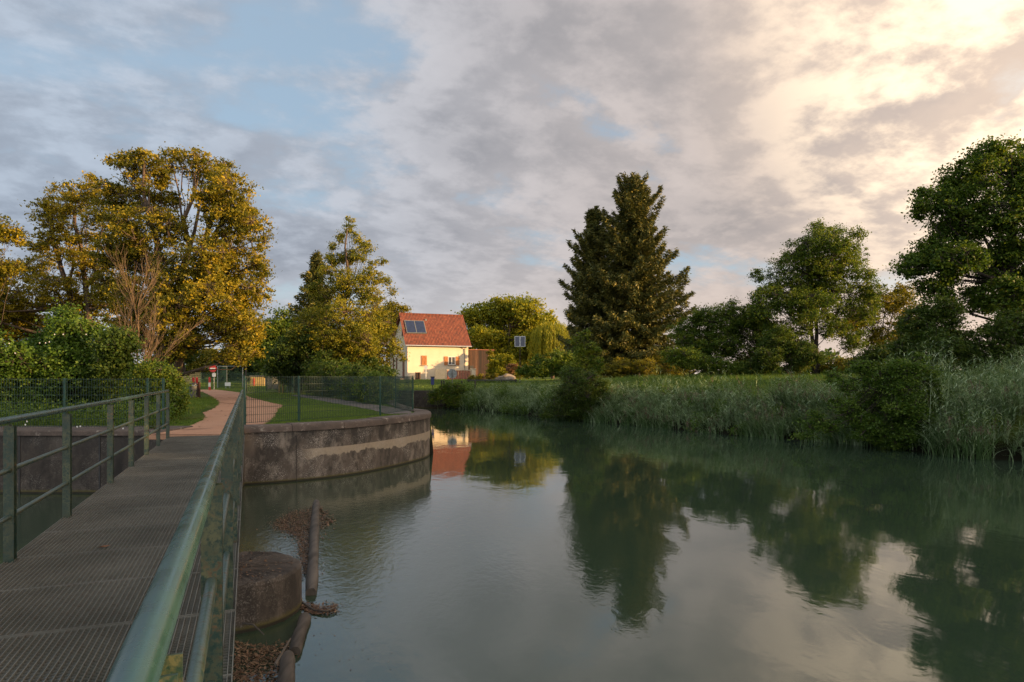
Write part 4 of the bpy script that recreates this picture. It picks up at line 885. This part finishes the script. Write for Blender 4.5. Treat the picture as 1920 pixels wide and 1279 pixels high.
# weeds under the left fence
C0 = []
for _ in range(420):
    y = R.uniform(19.9, 22.5); x = R.uniform(-22, -10.3-.28*(y-20)); C0.append((x, y, 1.66+R.uniform(.05, .5)))
C0 = np.array(C0); k = R.integers(0, len(C0), 15000); V, F, A = leaf_quads(C0[k]+R.normal(0, .16, (15000, 3)), .075, .3, .6)
tag(quads_obj('weeds', V, F, L_ivy, attr=A), 'leafy nettles and weeds along the base of the left fence', 'weeds', kind='stuff')
fl = MB()
for (u, v, D) in [(76, 643, 26), (87, 643, 26), (94, 641, 26), (104, 627, 26), (120, 627, 26), (163, 627, 26), (30, 662, 25), (19, 644, 25), (152, 799, 20.5), (146, 800, 20.5), (52, 790, 20.5), (49, 796, 20.5), (266, 676, 25), (232, 803, 20.2)]:
    Yq = D-2.2; x, z = gx(u, Yq), gz(v, Yq)
    fl.raw([(x, Yq, z)]+[(x+.026*math.cos(a), Yq-.03, z+.026*math.sin(a)) for a in np.arange(5)*1.2566], [(0, 1+i, 1+(i+1) % 5) for i in range(5)])
tag(fl.build('bindweed_flowers', M_white), 'small white bindweed flowers dotted over the ivy hedge', 'flowers', kind='stuff')

# ------------------------------------------------------------------ the house
def roof_mat():
    m, t = new_mat('clay_roof_tiles'); v = objc(t); x, y, z = t.sep(v)
    wx = t.math('SINE', t.math('MULTIPLY', x, 2*math.pi/.24)); fz = t.math('FRACT', t.math('DIVIDE', z, .26))
    cell = t.noise(t.comb(t.math('FLOOR', t.math('DIVIDE', x, .22)), 0, t.math('FLOOR', t.math('DIVIDE', z, .26))), 7.3, 0)
    c = t.ramp(cell, [(.25, (.085, .026, .016)), (.5, (.15, .038, .020)), (.8, (.22, .065, .032))]); c = t.mix(t.mr(t.noise(v, 1.2, 6, .65), .5, .72, 0, .55), c, (.16, .06, .035))
    h = t.math('ADD', t.math('MULTIPLY', wx, .4), t.math('MULTIPLY', fz, -.8)); out(t, pbsdf(t, c, .8, h, 1.0, .05).outputs[0]); return m
def plaster():
    m, t = new_mat('cream_render'); v = objc(t); x, y, z = t.sep(v); n = t.noise(v, .7, 7, .65)
    c = t.mix(t.mr(n, .35, .7), (.66, .56, .42), (.58, .49, .36)); low = t.mr(t.math('ADD', z, t.math('MULTIPLY', n, 2.2)), 1.2, 2.6, 1, 0); c = t.mix(t.math('MULTIPLY', low, .6), c, (.56, .46, .36))
    out(t, pbsdf(t, c, .9, t.noise(v, 20, 4, .6), .3, .01).outputs[0]); return m
M_roof = roof_mat(); M_plaster = plaster()
M_shut = simple('wood_shutter', (.42, .17, .05), (.28, .10, .03), .6, 6, stretch=(6, 6, .5))
M_shut2 = simple('dark_wood_shutter', (.24, .10, .05), (.15, .06, .03), .7, 6, stretch=(6, 6, .5))
M_glass = simple('window_glass', (.05, .06, .07), (.08, .08, .09), .12, 1, spec=.8)
M_panel = simple('solar_cells', (.015, .025, .06), (.02, .035, .085), .18, 3, spec=.8)
M_alu = simple('aluminium', (.55, .57, .6), (.45, .47, .5), .4, 5, metal=.5)
def board_mat():
    m, t = new_mat('weathered_boards'); v = objc(t); x, y, z = t.sep(v)
    cell = t.noise(t.comb(t.math('FLOOR', t.math('MULTIPLY', x, 4.6)), 0, 0), 3.7, 0); n = t.noise(t.mapping(v, scale=(9, 9, .5)), 2, 6, .7)
    c = t.ramp(cell, [(.3, (.012, .008, .007)), (.48, (.045, .022, .015)), (.62, (.11, .05, .03)), (.75, (.17, .085, .05))]); c = t.mix(t.mr(n, .45, .6, 0, .7), c, (.02, .013, .01))
    gap = t.mr(t.math('ABSOLUTE', t.math('SUBTRACT', t.math('FRACT', t.math('MULTIPLY', x, 4.6)), .5)), .42, .47); c = t.mix(gap, c, (.006, .004, .003))
    out(t, pbsdf(t, c, .85, n, .4, .01).outputs[0]); return m
M_boards = board_mat()
M_shed = simple('shed_boards', (.075, .034, .022), (.010, .007, .006), .85, 2.2, bstr=.5, stretch=(5, 5, .12))
M_brick = simple('red_brick', (.36, .14, .09), (.22, .085, .06), .9, 3)
HZ = 2.62; PH = rad(22)
house = empty('house', (-16.23, 106, HZ), PH); tag(house, 'small cream house with orange tiled roof, rooftop solar collectors and wooden shutters', 'house')
LW, DW, EV, RG, HD, RE = 9.92, 14.2, 5.72, 10.35, 4.0, 3.9           # length, depth, eave, ridge, ridge depth, rear eave
m = MB(); prof = [(0, -.4), (DW, -.4), (DW, RE), (HD, RG-.2), (0, EV)]
m.raw([(0, y, z) for y, z in prof]+[(LW, y, z) for y, z in prof], [(0, 1, 2, 3, 4), (9, 8, 7, 6, 5)]+[(i, (i+1) % 5, 5+(i+1) % 5, 5+i) for i in range(5)]); m.build('wall', M_plaster, house)
m = MB(); ov = .42; sl_ = (RG-EV)/HD; sr = (RG-RE)/(DW-HD)
ye, ze = -.45, EV-.45*sl_; yr, zr = DW+.3, RE-.3*sr; tk = .16
pr = [(ye, ze), (HD, RG), (yr, zr), (yr, zr+tk), (HD, RG+tk*1.3), (ye, ze+tk)]
m.raw([(-ov, y, z) for y, z in pr]+[(LW+ov, y, z) for y, z in pr], [(0, 1, 4, 5), (1, 2, 3, 4), (11, 10, 7, 6), (10, 9, 8, 7)]+[(i, (i+1) % 6, 6+(i+1) % 6, 6+i) for i in range(6)])
roof = m.build('roof', M_roof, house)
MB().tube([(-ov, HD, RG+tk*1.3+.02), (LW+ov, HD, RG+tk*1.3+.02)], .13, 8).build('ridge_tiles', M_roof, roof, smooth=True)
MB().tube([(-ov, ye-.09, ze+.06), (LW+ov, ye-.09, ze+.04)], .085, 8).build('gutter', M_alu, house, smooth=True)
MB().tube([(LW-.62, ye-.09, ze), (LW-.62, -.12, ze-.35), (LW-.62, -.12, .1)], .06, 8).build('downpipe', M_greyp, house, smooth=True)
def roofpt(x, s, h=0):   # s: 0 eave .. 1 ridge on the front slope
    y = HD*s; z = EV+tk+(RG-EV)*s; n = Vector((0, -(RG-EV), HD)).normalized(); return (x, y+n.y*h, z+n.z*h)
sp = MB(); sp.poly([roofpt(.15, .28, .03), roofpt(3.35, .28, .03), roofpt(3.35, .74, .03), roofpt(.15, .74, .03)], Vector((0, -(RG-EV), HD)).normalized(), .14)
cf = sp.build('solar_collector', M_greyp, house)
for x0, x1 in ((.26, 1.69), (1.81, 3.24)):
    g = MB(); g.poly([roofpt(x0, .30, .172), roofpt(x1, .30, .172), roofpt(x1, .72, .172), roofpt(x0, .72, .172)], Vector((0, -(RG-EV), HD)).normalized(), .006); g.build('collector_glass', M_panel, cf)
MB().box(3.6, 3.9, 3.05, 3.3, 9.1, 9.75).build('roof_vent', M_greyp, roof)
def window(x0, x1, z0, z1, frame=True):
    f = MB()
    for a in ((x0, x0+.08, z0, z1), (x1-.08, x1, z0, z1), (x0+.08, x1-.08, z0, z0+.08), (x0+.08, x1-.08, z1-.08, z1), ((x0+x1)/2-.04, (x0+x1)/2+.04, z0+.08, z1-.08)): f.box(a[0], a[1], -.04, -.004, a[2], a[3])
    o = f.build('window', M_white, house); MB().box(x0+.08, x1-.08, -.02, -.006, z0+.08, z1-.08).build('pane', M_glass, o)
    MB().box(x0-.08, x1+.08, -.14, -.004, z0-.1, z0-.003).build('sill', M_stone, o)
def shutter(x0, x1, z0, z1, mat, zbar=True, fr=None, name='shutter'):
    s = MB(); s.box(x0, x1, -.09, -.045, z0, z1, fr)
    n = 3
    for zz in (z0+.15*(z1-z0), z1-.22*(z1-z0)): s.box(x0+.02, x1-.02, -.115, -.091, zz, zz+.1, fr)
    s.raw([(fr or (lambda *a: a))(x0+.04, -.112, z0+.25), (fr or (lambda *a: a))(x0+.16, -.112, z0+.25), (fr or (lambda *a: a))(x1-.04, -.112, z1-.28), (fr or (lambda *a: a))(x1-.16, -.112, z1-.28)], [(0, 1, 2, 3)])
    return s.build(name, mat, house)
shutter(2.2, 2.62, 2.25, 3.72, M_shut); shutter(2.645, 3.06, 2.25, 3.72, M_shut)
MB().box(2.0, 3.25, -.13, -.003, 2.08, 2.2).build('sill', M_stone, house)
window(6.55, 7.75, 2.3, 3.6); shutter(5.9, 6.5, 2.25, 3.62, M_shut); shutter(7.8, 8.4, 2.25, 3.62, M_shut)
gab = lambda x, y, z: (y, 0-x+0, z)   # map front-wall frame onto the left gable (outward = -x)
gab = lambda x, y, z: (y, x, z)
for a, b, z0, z1, mt in ((3.0, 3.55, 4.9+2.0, 6.6+2.0, M_shut2), (7.2, 7.85, 1.6, 3.6, M_shut2), (9.6, 10.3, 1.6, 3.6, M_shut2)): shutter(a, b, z0, z1, mt, fr=gab)
dr = MB().box(2.0, 3.1, -.09, -.004, 0, 2.95, gab).build('door', M_shut2, house); MB().box(2.85, 2.93, -.13, -.092, 1.2, 1.4, gab).build('handle', M_alu, dr)
MB().box(1.2, 1.4, -.22, -.004, 3.0, 3.3, gab).build('wall_lamp', M_black, house)
MB().box(-.3, 4.0, -1.2, -.12, -.4, .14, gab).build('door_step', M_stone, house)
# things in front of the house
def hp(x, y, z=0):                                        # house frame -> world
    c, s = math.cos(PH), math.sin(PH); return (-16.23+c*x-s*y, 106+s*x+c*y, HZ+z)
shed = empty('wooden_shed', hp(LW+.55, 1.2, -.1), PH); tag(shed, 'dark brown vertical board shed between the house and the ivy mound', 'shed')
m = MB(); xq = 0
while xq < 4.2:
    wq = R.uniform(.16, .26); m.box(xq, xq+wq-.02, -.02-R.uniform(0, .02), .03, 0, 4.85+R.uniform(-.04, .04)); xq += wq
m.build('board_front', M_boards, shed)
MB().box(.02, 4.2, .032, 3.2, 0, 4.75).build('shed_body', M_shed, shed); MB().box(-.1, 4.35, -.15, 3.4, 4.86, 4.96).build('roof', M_brick, shed)
MB().box(.05, .75, -.07, -.05, .9, 2.3).build('small_door', M_black, shed)
g = empty('ivy_mound', hp(0, 0)); COL.objects.unlink(g); bpy.data.objects.remove(g)
T('ivy_mound', 'rounded ivy mound with sunlit rim right of the wooden shed', 'shrub', (gx(943, 106), 106), px_lobes([(930, 680, 11), (943, 675, 12), (956, 682, 11), (962, 692, 8), (940, 695, 12), (925, 695, 8)], 106), L_walnut, 8000, .26, .4, trunk_r=.08, shell=.35, up=.3)
T('ivy_vine', 'narrow yellow-green climber covering the right edge of the shed', 'vine', (gx(919, 108), 108), px_lobes([(919, 662, 4), (921, 672, 5), (922, 683, 5), (920, 697, 5)], 108), L_gold, 2600, .24, .3, trunk_r=.05, shell=.4)
def boulder(x, y, z, r, name, label):
    m = MB(); n = 14; k = 8; vs = []; 
    for i in range(k+1):
        th = math.pi*i/k
        for j in range(n):
            ph = 2*math.pi*j/n; rr = r*(1+.16*math.sin(3*ph+i)+.12*math.cos(5*th+2*ph)); vs.append((rr*math.sin(th)*math.cos(ph)*1.3, rr*math.sin(th)*math.sin(ph), rr*math.cos(th)*.75))
    m.raw(vs, [(i*n+j, i*n+(j+1) % n, (i+1)*n+(j+1) % n, (i+1)*n+j) for i in range(k) for j in range(n)]); o = m.build(name, M_stone, smooth=True); o.location = (x, y, z); return tag(o, label, 'boulder')
boulder(gx(952, 99), 99, 2.75, .85, 'boulder', 'pale boulder beside the grey shrub behind the dark jetty edge')
boulder(gx(938, 100), 100, 2.6, .6, 'boulder', 'smaller brownish boulder left of the pale boulder')
T('dry_shrub', 'dry greyish shrub behind the pale boulder', 'shrub', (gx(957, 101), 101), px_lobes([(955, 690, 6), (962, 688, 7), (960, 696, 6)], 101), L_twig, 2200, .22, .4, trunk_r=.04)
T('low_weeds', 'yellow-green weeds growing on the gravel strip before the shed', 'plant', (gx(910, 101), 101), px_lobes([(900, 706, 5), (915, 706, 5), (885, 709, 5), (928, 705, 5)], 101), L_gold, 2600, .2, .3, trunk_r=.02)
jt = empty('jetty', (gx(925, 92), 92, 2.2)); tag(jt, 'low dark timber landing stage edge in front of the shed', 'jetty')
MB().box(-3.6, 3.2, -.2, 1.6, .30, .46).build('jetty_deck', M_black, jt)
for xx in (-3.3, -1.1, 1.1, 3.0): MB().box(xx-.08, xx+.08, -.1, .06, -1.0, .297).build('jetty_post', M_black, jt)
def simple_thing(name, label, cat, mb, mat, loc, rz=0, group=None):
    o = mb.build(name, mat); o.location = loc; o.rotation_euler = (0, 0, rz); return tag(o, label, cat, group)
x, y, z = hp(1.35, -1.2); simple_thing('box_planter', 'brown box-shaped planter against the front wall of the house', 'planter', MB().box(-.35, .35, -.3, .3, 0, 1.1, bev=.04).box(-.40, .40, -.35, .35, 1.102, 1.18), M_shed, (x, y, z-.1), PH)  # a plain brown planter box, not a barrel
sg = empty('small_sign', hp(2.35, -2.2)); tag(sg, 'small pale round sign on a thin white post by the house wall', 'sign')
MB().tube([(0, 0, -.1), (0, 0, 1.75)], .06, 8).build('post', M_white, sg); MB().poly([(.3*math.cos(a), -.07, 1.85+.3*math.sin(a)) for a in np.arange(20)*math.pi/10], (0, -1, 0), .03).build('sign_face', M_white, sg)
pn = empty('slatted_screen', hp(4.6, -2.6), PH); tag(pn, 'grey slatted screen panel standing in front of the house', 'screen')
m = MB(); [m.box(-.85, .85, -.03, .0, .06+.16*i, .19+.16*i) for i in range(10)]; m.build('slats', M_greyp, pn)
for xx in (-.88, .88): MB().box(xx-.05, xx+.05, -.06, .03, -.2, 1.72).build('post', M_greyp, pn)
bw = empty('brick_garden_wall', hp(7.6, -2.4), PH); tag(bw, 'low red brick garden wall with pale coping in front of the shuttered window', 'wall')
m = MB(); [m.box(-1.9+.47*i, -1.9+.47*i+.36, -.14, .14, .15, 1.4) for i in range(8)]; m.box(-2, 1.9, -.13, .13, -.3, .15); m.build('brick_piers', M_brick, bw); MB().box(-2, 1.9, -.17, .17, 1.402, 1.5).build('coping', M_plaster, bw)
gp = MB().box(-.32, .32, -.32, .32, -.3, 1.6, bev=.02).box(-.38, .38, -.38, .38, 1.603, 1.7); simple_thing('gate_pillar', 'pale square gate pillar at the right end of the brick garden wall', 'pillar', gp, M_plaster, hp(9.95, -2.4), PH)
rs = empty('round_sign', (gx(848, 68), 68, 1.65)); tag(rs, 'round traffic sign seen from behind on a grey post before the house', 'sign')
MB().poly([(.48*math.cos(a), 0, 1.72+.48*math.sin(a)) for a in np.arange(28)*math.pi/14], (0, -1, 0), .02).build('sign_plate', M_galv, rs)
MB().tube([(0, -.07, -.2), (0, -.07, 2.15)], .04, 10).build('post', M_greyp, rs); MB().box(-.3, .3, -.045, -.022, 1.66, 1.72).build('bracket', M_greyp, rs)
lb = empty('litter_bin', (gx(811, 68), 68, 1.65)); tag(lb, 'blue bin with dark hood on a thin post by the canal end', 'bin')
MB().box(-.15, .15, -.14, .14, .62, 1.35, bev=.02).build('bin_body', M_blue, lb); MB().box(-.19, .19, -.18, .18, 1.353, 1.45, bev=.02).build('hood', M_black, lb); MB().tube([(0, .19, -.1), (0, .19, 1.3)], .035, 8).build('post', M_black, lb)
BG = 'dark bollards on the lawn by the canal end'
for i, (u, v, hgt, lab) in enumerate([(828, 731, 1.15, 'dark bollard right beside the bin, with its twin'), (832.5, 731, 1.15, 'dark bollard, the right one of the close pair by the bin'), (842, 728, 1.05, 'dark bollard just left of the round sign post'), (866, 728, 1.1, 'dark bollard right of the round sign post'), (891, 728, 1.1, 'dark bollard farthest from the bin, near the jetty')]):
    Yq = 71.; bl = MB().lathe([(.085, -.2), (.085, hgt-.06), (.095, hgt-.05), (.095, hgt), (.04, hgt+.04)], 12); o = bl.build('bollard', M_black, smooth=True); o.location = (gx(u, Yq), Yq, float(ground_z(np.array([gx(u, Yq)]), np.array([Yq]))[0])); tag(o, lab, 'bollard', BG)
spn = empty('solar_mast', (gx(975, 90), 90, 2.0)); tag(spn, 'pair of framed solar panels on a tall mast before the golden tree', 'solar panel')
Z0, Z1 = gz(650, 90)-2.0, gz(630.5, 90)-2.0
for x0, x1 in ((-.70, -.02), (.02, .70)):
    f = MB().box(x0, x1, -.03, .02, Z0, Z1).build('solar_panel', M_alu, spn); MB().box(x0+.06, x1-.06, -.038, -.031, Z0+.06, Z1-.06).build('cells', M_panel, f)
MB().tube([(0, .1, -.3), (0, .1, Z1-.1)], .06, 10).build('mast', M_bark_dark, spn)

# ------------------------------------------------------------------ things along the path
def at(u, v): Yq = 1280*1.5/(v-705); return gx(u, Yq), Yq
x, y = at(363, 746); wb = empty('waste_bin', (x, y, 1.65)); tag(wb, 'grey cylindrical waste bin on a wooden post beside the path', 'bin')
MB().lathe([(.20, .02), (.24, .05), (.26, .78), (.265, .80), (.24, .82)], 18).build('bin_body', M_greyp, wb, smooth=True); MB().lathe([(.28, .0), (.28, .06), (.1, .14)], 18, (0, 0, .90)).build('lid', M_black, wb, smooth=True)
MB().box(.30, .44, -.07, .07, -.1, 1.08).build('post', M_shed, wb); MB().box(.2, .3, -.05, .05, .84, .92).build('bracket', M_black, wb)
def rw_bollard(x, y, label):
    b = empty('red_white_bollard', (x, y, 1.65)); tag(b, label, 'bollard', 'red and white path bollards')
    MB().lathe([(.11, -.1), (.11, .35)], 12).build('foot', M_red, b, smooth=True); MB().lathe([(.11, .352), (.11, .80)], 12).build('white_band', M_white, b, smooth=True); MB().lathe([(.11, .802), (.11, 1.32), (.05, 1.38)], 12).build('red_top', M_red, b, smooth=True)
rw_bollard(gx(362.5, 58), 58, 'red and white bollard, left of the pair behind the waste bin'); rw_bollard(gx(369, 59), 59, 'red and white bollard, right of the pair behind the waste bin')
rw_bollard(gx(393, 72), 72, 'single red and white bollard near the no entry sign')
ns = empty('no_entry_sign', (gx(400, 74), 74, 1.65)); tag(ns, 'red no entry sign on a grey post with a small white plate below', 'sign')
MB().poly([(.40*math.cos(a)-.05, 0, 2.3+.40*math.sin(a)) for a in np.arange(28)*math.pi/14], (0, -1, 0), .03).build('sign_disc', M_red, ns); MB().box(-.33, .23, -.04, -.031, 2.22, 2.38).build('white_bar', M_white, ns)
MB().box(-.12, .26, -.03, -.0, 1.42, 1.8).build('small_plate', M_white, ns); MB().tube([(.05, .05, -.1), (.05, .05, 2.75)], .04, 10).build('post', M_galv, ns); MB().box(.0, .35, .0, .03, 2.62, 2.78).build('top_plate', M_greyp, ns)
en = empty('wire_enclosure', (gx(432, 80), 80, 1.65)); tag(en, 'tall wire mesh enclosure at the bend of the path', 'enclosure')
for (xa, ya, xb, yb_2) in ((-1.5, 0, 1.45, 0), (-1.5, 0, -2.1, 4)):
    m = MB(); L = math.hypot(xb-xa, yb_2-ya); tx, ty = (xb-xa)/L, (yb_2-ya)/L; fr = lambda X_, Y_, Z_: (xa+tx*X_-ty*Y_, ya+ty*X_+tx*Y_, Z_)
    for q in np.arange(.1, L, .14): m.box(q-.008, q+.008, -.008, .008, .1, 2.6, fr)
    for zz in np.arange(.2, 2.6, .3): m.box(.05, L-.05, -.02, -.009, zz-.008, zz+.008, fr)
    m.build('mesh_panel', M_wire, en)
    m = MB(); m.box(-.04, .04, -.04, .04, 0, 2.7, fr).box(L-.04, L+.04, -.04, .04, 0, 2.7, fr).box(.04, L-.04, -.03, .03, 2.62, 2.68, fr); m.build('frame', M_galv, en)
ws = empty('notice_board', (gx(427, 78), 78, 1.65)); tag(ws, 'white notice board on two short legs before the wire enclosure', 'sign')
MB().box(-.32, .32, -.02, .02, .35, .75).build('board', M_white, ws); MB().box(-.25, -.2, .021, .05, -.1, .7).build('leg', M_galv, ws); MB().box(.2, .25, .021, .05, -.1, .7).build('leg', M_galv, ws)
wp = MB().tube([(0, 0, -.1), (.02, 0, 1.6), (0, 0, 2.75)], [.075, .065, .055], 10); o = wp.build('wooden_post', M_log, smooth=True); o.location = (gx(461, 61), 61, 1.65); tag(o, 'tall pale wooden post rising above the handrail end', 'post')
M_yel = simple('yellow_cladding', (.50, .36, .13), (.36, .25, .09), .7, 3)
cb = empty('site_cabin', (gx(489, 84), 84, 1.65)); tag(cb, 'low yellow cabin seen through the headland fence', 'cabin')
MB().box(-1.25, .45, 0, 2.4, 0, 1.45).build('wall', M_yel, cb); MB().box(-1.35, 1.45, -.1, 2.5, 1.453, 1.54).build('roof', M_greyp, cb); MB().box(.453, 1.4, .1, 2.3, 0, 1.448).build('side_wall', M_greyp, cb); MB().box(-.95, -.75, -.04, -.004, .3, 1.2).build('door', M_red, cb)
for k_, xk in enumerate((.4, 1.05)): simple_thing('concrete_block', ['pale concrete block nearest the yellow cabin', 'second pale concrete block, farther from the yellow cabin'][k_], 'block', MB().box(-.27, .27, -.25, .25, 0, .6, bev=.04), M_stone, (gx(500, 76)+xk, 76, 1.64), .1, 'concrete blocks by the cabin')
x, y = at(540, 737); gt = empty('lock_post', (x, y+2, 1.65)); tag(gt, 'slender whitish stone post with a dark base beside the lawn', 'post')
MB().lathe([(.14, .35), (.11, 1.9), (.10, 2.5), (.13, 2.55), (.16, 2.68), (.10, 2.8)], 12).build('shaft', M_stone, gt, smooth=True); MB().box(-.45, .45, -.3, .3, -.1, .347, bev=.04).build('base', M_black, gt)
MB().box(-.75, -.68, -.03, .03, -.1, 2.2).build('side_pipe', M_galv, gt); MB().box(-.68, -.15, -.03, .03, 2.14, 2.2).build('pipe_arm', M_galv, gt)
for k_, (uu, hh_) in enumerate(((524, .9), (530, 1.0), (551, 1.25))): 
    o = MB().lathe([(.08, -.1), (.08, hh_), (.03, hh_+.05)], 10).build('yellow_post', M_yel, smooth=True); o.location = (gx(uu, 60), 60, 1.65); tag(o, ['short yellow post farthest from the stone lock post', 'short yellow post next to the stone lock post', 'taller yellow post just right of the stone lock post'][k_], 'post', 'yellow posts by the lock')
